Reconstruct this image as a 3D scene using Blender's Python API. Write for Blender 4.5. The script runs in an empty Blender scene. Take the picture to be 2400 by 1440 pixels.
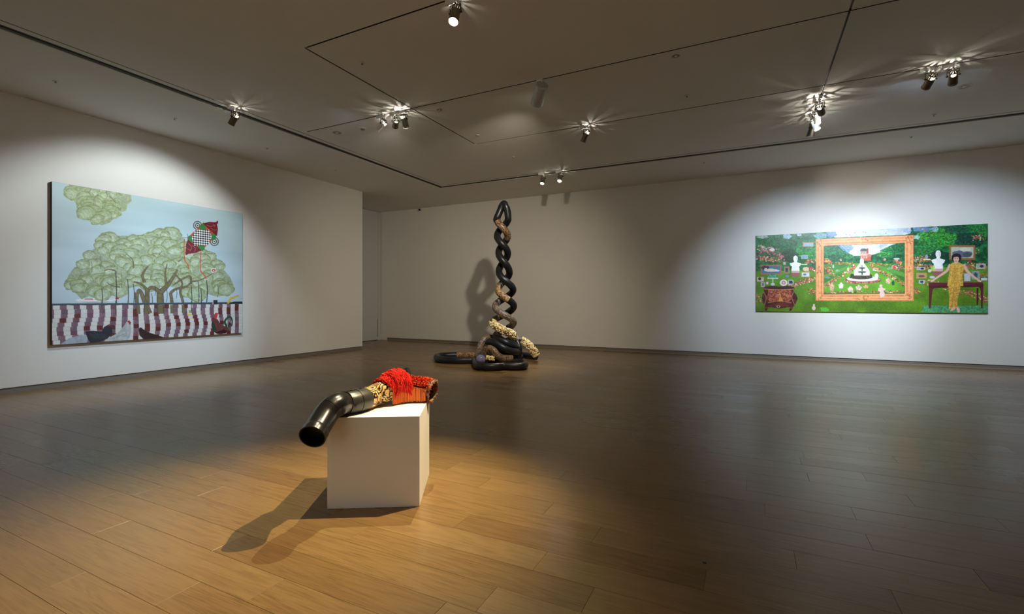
import bpy, bmesh, math, random
import numpy as np
from mathutils import Vector, Matrix

R = random.Random(7)
scene = bpy.context.scene
C = scene.collection

# ------------------------------------------------------------------ camera
# Room axes: +Y runs along the left wall towards the back wall, +X along the back wall.
FPX, HORIZON, EYE, YAW = 1122.0, 704.0, 1.4, math.radians(26.5)
cam_data = bpy.data.cameras.new('camera')
cam_data.sensor_width = 36.0
cam_data.lens = 36.0 * FPX / 2400.0
cam_data.shift_y = (HORIZON - 720.0) / 2400.0
cam_data.clip_start = 0.05
cam = bpy.data.objects.new('camera', cam_data)
C.objects.link(cam)
cam.location = (0, 0, EYE)
cam.rotation_euler = (math.radians(90), 0, YAW)
scene.camera = cam

# ------------------------------------------------------------------ world and exposure
world = bpy.data.worlds.new('world')
scene.world = world
world.use_nodes = True
world.node_tree.nodes['Background'].inputs[0].default_value = (0, 0, 0, 1)
world.node_tree.nodes['Background'].inputs[1].default_value = 0.0
scene.view_settings.view_transform = 'Standard'
scene.view_settings.look = 'None'
scene.view_settings.gamma = 1.0
scene.view_settings.exposure = 0.9
scene.view_settings.use_curve_mapping = False
scene.cycles.max_bounces = 12
scene.cycles.diffuse_bounces = 6
scene.cycles.caustics_reflective = False
scene.cycles.caustics_refractive = False
scene.cycles.sample_clamp_indirect = 4.0

# lamp colours (linear) and powers, in watts of the spot
COOL = (0.76, 0.96, 1.17)
COOLISH = (0.90, 0.98, 1.0)
NEUTRAL = (1.0, 0.93, 0.80)
WARM = (1.0, 0.96, 0.66)
AMBER = (1.0, 0.76, 0.42)
P_PAINTING = 140.0
P_PICTURE = 330.0
P_PLINTH_A = 350.0
P_PLINTH_B = 820.0
P_SCULPT = 330.0
P_LEAK = 7.0

CEIL = 4.5
XL, YB, XR, YF = -9.94, 13.06, 11.8, -3.5
XA = -11.68      # far wall of the alcove
YL = 10.345      # where the left wall ends

def ray(u, v):
    r = (u - 1200.0) / FPX
    return Vector((r * math.cos(YAW) - math.sin(YAW), r * math.sin(YAW) + math.cos(YAW), (HORIZON - v) / FPX))

def at(u, v, depth):
    return Vector((0, 0, EYE)) + ray(u, v) * depth

# ------------------------------------------------------------------ helpers
def lin(r, g, b, a=1.0):
    f = lambda c: c / 12.92 if c <= 0.04045 else ((c + 0.055) / 1.055) ** 2.4
    return (f(r / 255.0), f(g / 255.0), f(b / 255.0), a)

def tag(o, label=None, cat=None, group=None, kind=None):
    if label: o['label'] = label
    if cat: o['category'] = cat
    if group: o['group'] = group
    if kind: o['kind'] = kind
    return o

def mesh_obj(name, verts, faces, m, parent=None, smooth=False):
    me = bpy.data.meshes.new(name)
    me.from_pydata([tuple(v) for v in verts], [], faces)
    me.validate()
    if smooth:
        me.polygons.foreach_set('use_smooth', [True] * len(me.polygons))
    me.update()
    if m: me.materials.append(m)
    o = bpy.data.objects.new(name, me)
    C.objects.link(o)
    if parent: o.parent = parent
    return o

def bm_obj(name, bm, m, parent=None, smooth=False, auto=None):
    me = bpy.data.meshes.new(name)
    bmesh.ops.recalc_face_normals(bm, faces=bm.faces)
    if smooth:
        for f in bm.faces: f.smooth = True
    if auto is not None:
        for e in bm.edges:
            if len(e.link_faces) == 2 and e.calc_face_angle(0) > auto: e.smooth = False
    bm.to_mesh(me); bm.free()
    if m: me.materials.append(m)
    o = bpy.data.objects.new(name, me)
    C.objects.link(o)
    if parent: o.parent = parent
    return o

def empty(name, loc):
    o = bpy.data.objects.new(name, None)
    C.objects.link(o)
    o.location = loc
    o.empty_display_size = 0.05
    return o

def add_box(bm, lo, hi, mat=None, bevel=0.0):
    r = bmesh.ops.create_cube(bm, size=1.0)
    vs = r['verts']
    for v in vs:
        v.co = Vector([lo[i] + (v.co[i] + 0.5) * (hi[i] - lo[i]) for i in range(3)])
    if bevel > 0:
        es = list({e for v in vs for e in v.link_edges})
        rb = bmesh.ops.bevel(bm, geom=es, offset=bevel, segments=2, affect='EDGES', profile=0.5)
        vs = list({v for f in rb['faces'] for v in f.verts} | {v for v in vs if v.is_valid})
    if mat is not None:
        for v in vs:
            if v.is_valid: v.co = mat @ v.co
    return vs

def box(name, lo, hi, m, parent=None, bevel=0.0):
    bm = bmesh.new()
    add_box(bm, lo, hi, None, bevel)
    return bm_obj(name, bm, m, parent)

def add_lathe(bm, prof, segs=20, mat=None, close=False):
    """profile of (radius, z), revolved round Z"""
    rings = []
    for r, z in prof:
        if r < 1e-6:
            p = Vector((0, 0, z))
            rings.append([bm.verts.new(mat @ p if mat else p)])
        else:
            ring = []
            for k in range(segs):
                a = 2 * math.pi * k / segs
                p = Vector((r * math.cos(a), r * math.sin(a), z))
                ring.append(bm.verts.new(mat @ p if mat else p))
            rings.append(ring)
    pairs = list(zip(rings[:-1], rings[1:]))
    if close: pairs.append((rings[-1], rings[0]))
    for a, b in pairs:
        for k in range(segs):
            k2 = (k + 1) % segs
            if len(a) == 1 and len(b) == 1: continue
            if len(a) == 1: bm.faces.new((a[0], b[k], b[k2]))
            elif len(b) == 1: bm.faces.new((a[k], a[k2], b[0]))
            else: bm.faces.new((a[k], a[k2], b[k2], b[k]))

def catmull(pts, n=8):
    P = [Vector(p) for p in pts]
    P = [P[0] * 2 - P[1]] + P + [P[-1] * 2 - P[-2]]
    out = []
    for i in range(1, len(P) - 2):
        p0, p1, p2, p3 = P[i - 1], P[i], P[i + 1], P[i + 2]
        for k in range(n):
            t = k / n
            out.append(0.5 * ((2 * p1) + (p2 - p0) * t + (2 * p0 - 5 * p1 + 4 * p2 - p3) * t * t + (3 * p1 - p0 - 3 * p2 + p3) * t ** 3))
    out.append(P[-2].copy())
    return out

def frames(path):
    n = len(path)
    T = [(path[min(i + 1, n - 1)] - path[max(i - 1, 0)]).normalized() for i in range(n)]
    up = Vector((0, 0, 1)) if abs(T[0].z) < 0.9 else Vector((1, 0, 0))
    N = [(up - T[0] * up.dot(T[0])).normalized()]
    for i in range(1, n):
        v = N[-1] - T[i] * N[-1].dot(T[i])
        N.append(v.normalized())
    return T, N, [T[i].cross(N[i]) for i in range(n)]

def add_tube(bm, path, rad, segs=18, caps=(True, True), wall=0.0):
    """rad: number or list per path point; wall > 0 makes an open pipe with thickness at capless ends"""
    T, N, B = frames(path)
    rr = rad if isinstance(rad, (list, tuple)) else [rad] * len(path)
    rings = []
    for i, p in enumerate(path):
        rings.append([bm.verts.new(p + (N[i] * math.cos(2 * math.pi * k / segs) + B[i] * math.sin(2 * math.pi * k / segs)) * rr[i]) for k in range(segs)])
    for a, b in zip(rings[:-1], rings[1:]):
        for k in range(segs):
            k2 = (k + 1) % segs
            bm.faces.new((a[k], a[k2], b[k2], b[k]))
    if caps[0]: bm.faces.new(list(reversed(rings[0])))
    if caps[1]: bm.faces.new(rings[-1])
    return T, N, B

# ------------------------------------------------------------------ materials
def nmat(name):
    m = bpy.data.materials.new(name)
    m.use_nodes = True
    nt = m.node_tree
    return m, nt, nt.nodes['Principled BSDF']

def plain(name, col, rough=0.5, metal=0.0, spec=0.5, noise=0.0, nscale=20.0, bump=0.0):
    m, nt, b = nmat(name)
    b.inputs['Base Color'].default_value = col
    b.inputs['Roughness'].default_value = rough
    b.inputs['Metallic'].default_value = metal
    b.inputs['Specular IOR Level'].default_value = spec
    if noise or bump:
        tc = nt.nodes.new('ShaderNodeTexCoord')
        nz = nt.nodes.new('ShaderNodeTexNoise')
        nz.inputs['Scale'].default_value = nscale
        nz.inputs['Detail'].default_value = 4
        nt.links.new(tc.outputs['Object'], nz.inputs['Vector'])
        if noise:
            mx = nt.nodes.new('ShaderNodeMix'); mx.data_type = 'RGBA'
            mx.inputs['A'].default_value = [c * (1 - noise) for c in col[:3]] + [1]
            mx.inputs['B'].default_value = [min(1, c * (1 + noise)) for c in col[:3]] + [1]
            nt.links.new(nz.outputs['Fac'], mx.inputs['Factor'])
            nt.links.new(mx.outputs['Result'], b.inputs['Base Color'])
        if bump:
            bp = nt.nodes.new('ShaderNodeBump')
            bp.inputs['Strength'].default_value = bump
            bp.inputs['Distance'].default_value = 0.002
            nt.links.new(nz.outputs['Fac'], bp.inputs['Height'])
            nt.links.new(bp.outputs['Normal'], b.inputs['Normal'])
    return m

def emis(name, col, strength):
    m, nt, b = nmat(name)
    b.inputs['Base Color'].default_value = (0.8, 0.8, 0.8, 1)
    b.inputs['Emission Color'].default_value = (*col[:3], 1)
    b.inputs['Emission Strength'].default_value = strength
    m.cycles.emission_sampling = 'NONE'   # the lamp's light object does the lighting
    return m

def ramp(nt, stops, interp='LINEAR'):
    r = nt.nodes.new('ShaderNodeValToRGB')
    r.color_ramp.interpolation = interp
    el = r.color_ramp.elements
    while len(el) < len(stops): el.new(0.5)
    for e, (p, c) in zip(el, stops):
        e.position = p; e.color = c
    return r

def wood():
    m, nt, b = nmat('oak_floor')
    L = nt.links.new
    tc = nt.nodes.new('ShaderNodeTexCoord')
    oi = nt.nodes.new('ShaderNodeObjectInfo')
    ge = nt.nodes.new('ShaderNodeNewGeometry')
    rnd = nt.nodes.new('ShaderNodeMath'); rnd.operation = 'ADD'
    L(oi.outputs['Random'], rnd.inputs[0]); L(ge.outputs['Random Per Island'], rnd.inputs[1])
    fr = nt.nodes.new('ShaderNodeMath'); fr.operation = 'FRACT'; L(rnd.outputs[0], fr.inputs[0])
    off = nt.nodes.new('ShaderNodeVectorMath'); off.operation = 'SCALE'
    cmb = nt.nodes.new('ShaderNodeCombineXYZ')
    for k in range(3): L(fr.outputs[0], cmb.inputs[k])
    L(cmb.outputs[0], off.inputs[0]); off.inputs['Scale'].default_value = 37.0
    add = nt.nodes.new('ShaderNodeVectorMath'); add.operation = 'ADD'
    L(tc.outputs['Object'], add.inputs[0]); L(off.outputs[0], add.inputs[1])
    mp = nt.nodes.new('ShaderNodeMapping'); mp.inputs['Scale'].default_value = (1.1, 16, 1)
    L(add.outputs[0], mp.inputs['Vector'])
    # growth rings: distorted bands that run along the board
    n1 = nt.nodes.new('ShaderNodeTexNoise'); n1.inputs['Scale'].default_value = 1.0; n1.inputs['Detail'].default_value = 2
    n1.inputs['Distortion'].default_value = 0.6
    L(mp.outputs[0], n1.inputs['Vector'])
    ml = nt.nodes.new('ShaderNodeMath'); ml.operation = 'MULTIPLY'; ml.inputs[1].default_value = 11.0
    L(n1.outputs['Fac'], ml.inputs[0])
    sn = nt.nodes.new('ShaderNodeMath'); sn.operation = 'PINGPONG'; sn.inputs[1].default_value = 1.0
    L(ml.outputs[0], sn.inputs[0])
    # pores
    mp2 = nt.nodes.new('ShaderNodeMapping'); mp2.inputs['Scale'].default_value = (7, 190, 1)
    L(add.outputs[0], mp2.inputs['Vector'])
    n2 = nt.nodes.new('ShaderNodeTexNoise'); n2.inputs['Scale'].default_value = 1.0; n2.inputs['Detail'].default_value = 3
    L(mp2.outputs[0], n2.inputs['Vector'])
    g = nt.nodes.new('ShaderNodeMath'); g.operation = 'MULTIPLY_ADD'
    L(sn.outputs[0], g.inputs[0]); g.inputs[1].default_value = 0.32
    L(n2.outputs['Fac'], g.inputs[2])
    rp = ramp(nt, [(0.30, lin(106, 81, 49)), (0.58, lin(125, 98, 60)), (0.95, lin(136, 108, 68))])
    L(g.outputs[0], rp.inputs['Fac'])
    # board to board tone
    tone = ramp(nt, [(0.0, (0.74, 0.69, 0.64, 1)), (0.08, (0.88, 0.86, 0.84, 1)), (0.5, (0.96, 0.96, 0.96, 1)), (0.85, (1.03, 1.04, 1.04, 1)), (1.0, (1.05, 1.0, 0.94, 1))])
    L(fr.outputs[0], tone.inputs['Fac'])
    mx = nt.nodes.new('ShaderNodeMix'); mx.data_type = 'RGBA'; mx.blend_type = 'MULTIPLY'; mx.inputs['Factor'].default_value = 1.0
    L(rp.outputs['Color'], mx.inputs['A']); L(tone.outputs['Color'], mx.inputs['B'])
    L(mx.outputs['Result'], b.inputs['Base Color'])
    rr = nt.nodes.new('ShaderNodeMapRange')
    rr.inputs['To Min'].default_value = 0.26; rr.inputs['To Max'].default_value = 0.31
    L(fr.outputs[0], rr.inputs['Value']); L(rr.outputs[0], b.inputs['Roughness'])
    bp = nt.nodes.new('ShaderNodeBump'); bp.inputs['Strength'].default_value = 0.06; bp.inputs['Distance'].default_value = 0.0004
    L(g.outputs[0], bp.inputs['Height']); L(bp.outputs['Normal'], b.inputs['Normal'])
    b.inputs['Specular IOR Level'].default_value = 0.6
    return m

def vor_mat(name, stops, scale=30.0, rough=0.45, noise_d=0.4, bump=0.6, stretch=(1, 1, 1), kind='voronoi'):
    m, nt, b = nmat(name)
    L = nt.links.new
    tc = nt.nodes.new('ShaderNodeTexCoord')
    mp = nt.nodes.new('ShaderNodeMapping'); mp.inputs['Scale'].default_value = stretch
    L(tc.outputs['Object'], mp.inputs['Vector'])
    nz = nt.nodes.new('ShaderNodeTexNoise'); nz.inputs['Scale'].default_value = scale * 0.25; nz.inputs['Detail'].default_value = 5
    L(mp.outputs[0], nz.inputs['Vector'])
    if kind == 'voronoi':
        vo = nt.nodes.new('ShaderNodeTexVoronoi'); vo.inputs['Scale'].default_value = scale
        L(mp.outputs[0], vo.inputs['Vector'])
        src = vo.outputs['Distance']
    else:
        vo = nt.nodes.new('ShaderNodeTexWave'); vo.inputs['Scale'].default_value = scale
        vo.inputs['Distortion'].default_value = 9.0; vo.inputs['Detail'].default_value = 2.5; vo.inputs['Detail Scale'].default_value = 1.6
        L(mp.outputs[0], vo.inputs['Vector'])
        src = vo.outputs['Fac']
    mx = nt.nodes.new('ShaderNodeMix'); mx.inputs['Factor'].default_value = noise_d
    L(src, mx.inputs['A']); L(nz.outputs['Fac'], mx.inputs['B'])
    rp = ramp(nt, stops)
    L(mx.outputs['Result'], rp.inputs['Fac']); L(rp.outputs['Color'], b.inputs['Base Color'])
    b.inputs['Roughness'].default_value = rough
    bp = nt.nodes.new('ShaderNodeBump'); bp.inputs['Strength'].default_value = bump; bp.inputs['Distance'].default_value = 0.004
    L(src, bp.inputs['Height']); L(bp.outputs['Normal'], b.inputs['Normal'])
    return m

def island_mat(name, stops, rough=0.6):
    """one tone per strand or bead"""
    m, nt, b = nmat(name)
    ge = nt.nodes.new('ShaderNodeNewGeometry')
    rp = ramp(nt, stops)
    nt.links.new(ge.outputs['Random Per Island'], rp.inputs['Fac'])
    nt.links.new(rp.outputs['Color'], b.inputs['Base Color'])
    b.inputs['Roughness'].default_value = rough
    b.inputs['Specular IOR Level'].default_value = 0.3
    return m

def print_mat(name, rough=0.45):
    m, nt, b = nmat(name)
    a = nt.nodes.new('ShaderNodeAttribute'); a.attribute_name = 'print'
    nt.links.new(a.outputs['Color'], b.inputs['Base Color'])
    tc = nt.nodes.new('ShaderNodeTexCoord')
    nz = nt.nodes.new('ShaderNodeTexNoise'); nz.inputs['Scale'].default_value = 260.0
    nt.links.new(tc.outputs['Object'], nz.inputs['Vector'])
    bp = nt.nodes.new('ShaderNodeBump'); bp.inputs['Strength'].default_value = 0.08; bp.inputs['Distance'].default_value = 0.001
    nt.links.new(nz.outputs['Fac'], bp.inputs['Height']); nt.links.new(bp.outputs['Normal'], b.inputs['Normal'])
    b.inputs['Roughness'].default_value = rough
    return m

M = {}
M['wall'] = plain('white_wall_paint', (0.79, 0.775, 0.745, 1), 0.85, noise=0.012, nscale=1.5, bump=0.05)
M['ceil'] = plain('ceiling_paint', (0.80, 0.785, 0.755, 1), 0.9, noise=0.012, nscale=1.2)
M['base'] = plain('grey_skirting', lin(124, 116, 107), 0.6)
M['track'] = plain('black_track_metal', lin(46, 41, 36), 0.6)
M['slot'] = plain('dark_grey_air_slot', lin(64, 61, 57), 0.6)
M['rim'] = plain('white_ceiling_trim', (0.72, 0.70, 0.67, 1), 0.5)
M['door'] = plain('door_paint', (0.60, 0.61, 0.62, 1), 0.6)
M['plinth'] = plain('matt_white_plinth', (0.80, 0.79, 0.77, 1), 0.7, noise=0.01, nscale=4)
M['wood'] = wood()
M['sub'] = plain('dark_subfloor', lin(44, 34, 26), 0.9)  # dark subfloor slab showing in the joints between planks
M['pvc'] = plain('black_pvc_pipe', (0.008, 0.008, 0.008, 1), 0.24, spec=0.38, bump=0.06, nscale=40)
M['pvc_grey'] = plain('worn_grey_pvc_pipe', (0.026, 0.027, 0.024, 1), 0.34, spec=0.4, noise=0.3, nscale=14, bump=0.08)
M['rubber'] = plain('black_rubber_pipe', (0.009, 0.010, 0.013, 1), 0.36, spec=0.4, noise=0.4, nscale=9)
M['inside'] = plain('pipe_bore_shade', (0.003, 0.003, 0.003, 1), 0.9, spec=0.05)  # blacker than the pipe, the bore's shade put into the colour
M['fix'] = plain('silver_grey_lamp_housing', lin(128, 120, 106), 0.35, metal=0.7)
M['fixdark'] = plain('dark_lamp_metal', lin(58, 54, 48), 0.45, metal=0.5)
M['fixwhite'] = plain('white_lamp_enamel', (0.78, 0.78, 0.77, 1), 0.35)
M['glass'] = plain('frosted_lamp_glass', (0.8, 0.8, 0.8, 1), 0.1)
M['snake'] = vor_mat('brown_snakeskin', [(0.16, lin(22, 17, 14)), (0.34, lin(58, 43, 34)), (0.50, lin(92, 70, 52)), (0.66, lin(160, 132, 96))], 52, 0.4, 0.45, 0.5)
M['snakegrey'] = vor_mat('grey_snakeskin', [(0.16, lin(28, 24, 22)), (0.34, lin(66, 56, 50)), (0.50, lin(98, 84, 74)), (0.66, lin(158, 138, 114))], 56, 0.4, 0.4, 0.5)
M['snaketan'] = vor_mat('tan_snakeskin', [(0.16, lin(30, 22, 16)), (0.34, lin(84, 60, 40)), (0.50, lin(132, 100, 66)), (0.66, lin(190, 156, 112))], 44, 0.45, 0.45, 0.5)
M['tiger'] = vor_mat('gold_and_black_print', [(0.34, lin(24, 20, 16)), (0.44, lin(30, 24, 18)), (0.50, lin(176, 132, 72)), (0.70, lin(206, 166, 104))], 17.0, 0.45, 0.12, 0.2, (1, 1, 1), 'wave')
M['red'] = island_mat('red_cord', [(0.0, lin(150, 12, 6)), (0.4, lin(218, 26, 12)), (0.8, lin(236, 44, 20)), (1.0, lin(120, 10, 6))])
M['redcurl'] = island_mat('red_orange_cord', [(0.0, lin(80, 14, 8)), (0.3, lin(216, 58, 20)), (0.8, lin(240, 92, 36)), (1.0, lin(50, 14, 10))])
M['orange'] = island_mat('orange_bristle', [(0.0, lin(156, 58, 16)), (0.4, lin(222, 104, 34)), (0.8, lin(240, 136, 52)), (1.0, lin(150, 50, 18))])
M['fray'] = island_mat('frayed_pink_tan_thread', [(0.0, lin(190, 40, 40)), (0.5, lin(206, 120, 100)), (0.8, lin(196, 170, 110)), (1.0, lin(140, 30, 20))])
M['bead'] = island_mat('cream_petals', [(0.0, lin(222, 194, 130)), (0.4, lin(246, 228, 176)), (0.8, lin(254, 244, 208)), (0.94, lin(230, 196, 130)), (1.0, lin(206, 156, 96))])
M['leaf'] = plain('dark_green_leaf', lin(34, 62, 40), 0.5, noise=0.3, nscale=30)
M['beadbase'] = plain('straw_underlayer', lin(150, 120, 66), 0.8)
M['ball'] = vor_mat('blue_enamel_ball', [(0.2, lin(14, 80, 170)), (0.42, lin(36, 130, 214)), (0.48, lin(190, 126, 66)), (0.52, lin(160, 100, 56)), (0.57, lin(36, 124, 206)), (0.78, lin(90, 170, 220))], 22, 0.12, 0.55, 0.1)
M['camdark'] = plain('black_camera_glass', lin(16, 15, 14), 0.2)
M['edge'] = plain('dark_canvas_edge', lin(44, 40, 36), 0.7)
M['edge2'] = plain('dark_panel_edge', lin(66, 62, 56), 0.5)
M['speck'] = plain('dark_knot', lin(30, 22, 16), 0.6)

# ------------------------------------------------------------------ structure: floor
PW, PY0, PLEN = 0.2068, 2.058, 1.43
floor = box('floor', (XA - 0.3, YF - 0.2, -0.12), (XR + 0.3, YB + 0.3, -0.012), M['sub'])
tag(floor, 'brown oak plank floor', None, None, 'structure')
known = {-3: -3.525, -1: -1.106, 0: -0.68, 1: -1.01, 2: -0.205, 3: 0.605, 4: 0.215, 5: 1.034, 6: 0.614, 8: 0.604, 9: -0.027, 10: 1.0, 11: 0.407, 12: 0.806, 13: 0.39}

def plank_geo(l, w):
    a, c, zt = 0.0005, 0.0007, 0.0
    v = [(a, a, -0.012), (l - a, a, -0.012), (l - a, w - a, -0.012), (a, w - a, -0.012),
         (a, a, zt - c), (l - a, a, zt - c), (l - a, w - a, zt - c), (a, w - a, zt - c),
         (a + c, a + c, zt), (l - a - c, a + c, zt), (l - a - c, w - a - c, zt), (a + c, w - a - c, zt)]
    f = [(0, 1, 5, 4), (1, 2, 6, 5), (2, 3, 7, 6), (3, 0, 4, 7), (4, 5, 9, 8), (5, 6, 10, 9), (6, 7, 11, 10), (7, 4, 8, 11), (8, 9, 10, 11)]
    return v, f

planks = []
j0 = int(math.floor((YF - PY0) / PW)); j1 = int(math.ceil((YB - PY0) / PW))
for j in range(j0, j1):
    y0 = max(PY0 + j * PW, YF - 0.1); y1 = min(PY0 + (j + 1) * PW, YB + 0.25)
    xs0 = known.get(j, R.uniform(0, PLEN))
    x = xs0 - PLEN * math.ceil((xs0 - (XA - 0.2)) / PLEN)
    while x < XR + 0.1:
        a, b_ = max(x, XA - 0.25), min(x + PLEN, XR + 0.1)
        if b_ - a > 0.02: planks.append((a, b_, y0, y1))
        x += PLEN

def visible_size(p):
    x = 0.5 * (p[0] + p[1]); y = 0.5 * (p[2] + p[3])
    f = -x * math.sin(YAW) + y * math.cos(YAW); r = x * math.cos(YAW) + y * math.sin(YAW)
    if f < 1.6 or abs(r / f) > 1.35: return 0.0
    if x < XL - 0.4 and y < YL: return 0.0
    return 1.0 / f ** 3

planks.sort(key=visible_size, reverse=True)
std = {}
for (a, b_, y0, y1) in planks[:296]:
    key = (round(b_ - a, 4), round(y1 - y0, 4))
    if key not in std:
        me = bpy.data.meshes.new('plank')
        me.from_pydata(*[plank_geo(key[0], key[1])[0], [], plank_geo(key[0], key[1])[1]])
        me.materials.append(M['wood'])
        std[key] = me
    o = bpy.data.objects.new('plank', std[key])
    C.objects.link(o)
    o.parent = floor
    o.location = (a, y0, R.uniform(-0.0003, 0.0003))
V, Fc = [], []
for (a, b_, y0, y1) in planks[296:]:
    v, f = plank_geo(b_ - a, y1 - y0)
    n = len(V)
    V += [(x + a, y + y0, z) for x, y, z in v]
    Fc += [tuple(i + n for i in q) for q in f]
tag(mesh_obj('far_planks', V, Fc, M['wood'], floor), kind='stuff')
bm = bmesh.new()
add_lathe(bm, [(0.0, 0.0016), (0.009, 0.0014), (0.012, 0.0003)], 12, Matrix.Translation((-0.22, 2.74, 0)))
bm_obj('knot', bm, M['speck'], floor)

# ------------------------------------------------------------------ structure: walls
GAP = 0.088
def wall(name, lo, hi, m=None):
    return tag(box(name, lo, hi, m or M['wall']), kind='structure')

wall('wall_left', (XL - 0.35, YF - 0.3, GAP), (XL, YL, CEIL + 0.12))
tag(box('baseboard_left', (XL - 0.33, YF - 0.3, 0), (XL - 0.016, YL - 0.02, GAP - 0.001), M['base']), kind='structure')
wall('wall_back', (XA + 0.27, YB, GAP), (XR + 0.3, YB + 0.3, CEIL + 0.12))
wall('wall_back_pier', (XA - 0.3, YB, 0.0), (XA + 0.269, YB + 0.3, CEIL + 0.12))
tag(box('baseboard_back', (XA + 0.27, YB + 0.020, 0), (XR + 0.3, YB + 0.29, GAP - 0.001), M['base']), kind='structure')
tag(box('trim_1', (XA + 0.27, YB + 0.008, 0), (XR + 0.3, YB + 0.0199, 0.024), plain('pale_floor_bead', lin(150, 138, 122), 0.5)), kind='structure')
wall('wall_right', (XR, YF - 0.3, 0), (XR + 0.3, YB, CEIL + 0.12))
wall('wall_front', (XL, YF - 0.3, 0), (XR, YF, CEIL + 0.12))
# alcove at the end of the left wall, closed by a full-height door
wall('wall_alcove', (XA - 0.3, YL - 3.0, 0), (XA - 0.06, YB, CEIL + 0.12))
wall('wall_alcove_end', (XA - 0.06, YL - 3.0, 0), (XL - 0.351, YL - 2.7, CEIL + 0.12))
tag(box('trim_2', (XA - 0.06, YB - 0.16, 0.0), (XA + 0.0, YB - 0.022, CEIL - 0.004), M['door']), kind='structure')
d = box('door_1', (XA - 0.058, YL - 1.6, 0.018), (XA - 0.004, YB - 0.164, CEIL - 0.012), M['door'])
tag(d, kind='structure')
box('pull_slot', (XA - 0.006, YB - 0.19, 0.12), (XA - 0.002, YB - 0.172, 0.75), M['track'], d)
box('sill_gap_shade', (XA - 0.05, YL - 1.6, 0.001), (XA - 0.008, YB - 0.17, 0.017), M['track'], d)  # black strip painting the shade in the gap under the door

tag(box('corner_slit_shade', (XA - 0.06, YB - 0.0215, 0.0), (XA - 0.03, YB - 0.0005, CEIL - 0.004), M['track']), kind='structure')  # dark strip standing in for the shade of the corner slit

# ------------------------------------------------------------------ structure: ceiling with slots
TW = 0.012                       # half width of a track slot
X1, X2, X3 = -4.9, 0.95, 6.8
Y1, Y2, Y3 = 4.13, 6.20, 8.19
XO, YO = -7.43, 10.725           # outer track
XRO = 9.33                       # the outer track on the unseen right
slots = [  # (x0, x1, y0, y1, depth)
    (X1, XRO, Y1 - TW, Y1 + TW, 0.05), (XO + 0.10, XRO, Y2 - TW, Y2 + TW, 0.05), (X1, XRO, Y3 - TW, Y3 + TW, 0.05),
    (X1 - TW, X1 + TW, Y1, Y3, 0.05), (X2 - TW, X2 + TW, YF + 2.5, YO - 0.08, 0.05), (X3 - TW, X3 + TW, YF + 2.5, YO - 0.08, 0.05),
    (XO - TW * .8, XO + TW * .8, YF + 2.0, YO, 0.05), (XO, XR - 2.2, YO - TW * .8, YO + TW * .8, 0.05),
    (XO - 0.25, XO - 0.11, YF + 2.0, YO + 0.25, 0.05), (XO - 0.25, XR - 2.2, YO + 0.11, YO + 0.25, 0.05)]
xs = sorted({XA - 0.3, XR + 0.3} | {round(s[k], 4) for s in slots for k in (0, 1)})
ys = sorted({YF - 0.3, YB + 0.3} | {round(s[k], 4) for s in slots for k in (2, 3)})
def depth_at(x, y):
    return max([s[4] for s in slots if s[0] < x < s[1] and s[2] < y < s[3]] + [0.0])
dep = [[depth_at((xs[i] + xs[i + 1]) / 2, (ys[j] + ys[j + 1]) / 2) for j in range(len(ys) - 1)] for i in range(len(xs) - 1)]
V, Fc = [], []
def quad(a, b_, c, d_):
    n = len(V); V.extend([a, b_, c, d_]); Fc.append((n, n + 1, n + 2, n + 3))
for i in range(len(xs) - 1):
    for j in range(len(ys) - 1):
        z = CEIL + dep[i][j]
        quad((xs[i], ys[j], z), (xs[i], ys[j + 1], z), (xs[i + 1], ys[j + 1], z), (xs[i + 1], ys[j], z))
        if i + 2 < len(xs) and dep[i + 1][j] != dep[i][j]:
            z2 = CEIL + dep[i + 1][j]
            quad((xs[i + 1], ys[j], z), (xs[i + 1], ys[j + 1], z), (xs[i + 1], ys[j + 1], z2), (xs[i + 1], ys[j], z2))
        if j + 2 < len(ys) and dep[i][j + 1] != dep[i][j]:
            z2 = CEIL + dep[i][j + 1]
            quad((xs[i], ys[j + 1], z), (xs[i + 1], ys[j + 1], z), (xs[i + 1], ys[j + 1], z2), (xs[i], ys[j + 1], z2))
zt = CEIL + 0.14
quad((xs[0], ys[0], zt), (xs[-1], ys[0], zt), (xs[-1], ys[-1], zt), (xs[0], ys[-1], zt))
tag(mesh_obj('ceiling', V, Fc, M['ceil']), kind='structure')

def track(label, x0, x1, y0, y1):
    """a recessed U-shaped track: two black cheeks and a back"""
    t = empty('lighting_track', ((x0 + x1) / 2, (y0 + y1) / 2, CEIL))
    tag(t, label, 'track', 'recessed ceiling tracks')
    lx, ly = (x1 - x0) / 2, (y1 - y0) / 2
    box('back_plate', (-lx, -ly, 0.008), (lx, ly, 0.020), M['track'], t)
    w = 0.003
    if lx > ly:
        box('cheek', (-lx, -ly, 0.001), (lx, -ly + w, 0.0079), M['track'], t)
        box('cheek', (-lx, ly - w, 0.001), (lx, ly, 0.0079), M['track'], t)
    else:
        box('cheek', (-lx, -ly, 0.001), (-lx + w, ly, 0.0079), M['track'], t)
        box('cheek', (lx - w, -ly, 0.001), (lx, ly, 0.0079), M['track'], t)
e = 0.0015
h = TW - e
track('thin black ceiling track holding the lamp nearest above the plinth', X1 + 0.03, XRO, Y1 - h, Y1 + h)
track('thin black ceiling track from which the big white cylinder lamp hangs', XO + 0.13, XRO, Y2 - h, Y2 + h)
track('thin black ceiling track holding the pair of lamps at the far right', X1 + 0.03, XRO, Y3 - h, Y3 + h)
track('slanting black ceiling track left of the big white cylinder lamp', X1 - h, X1 + h, Y1 + 0.03, Y2 - 0.05)
track('short black ceiling track nearer the wall, beyond the cluster of three lamps', X1 - h, X1 + h, Y2 + 0.05, Y3 - 0.03)
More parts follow.
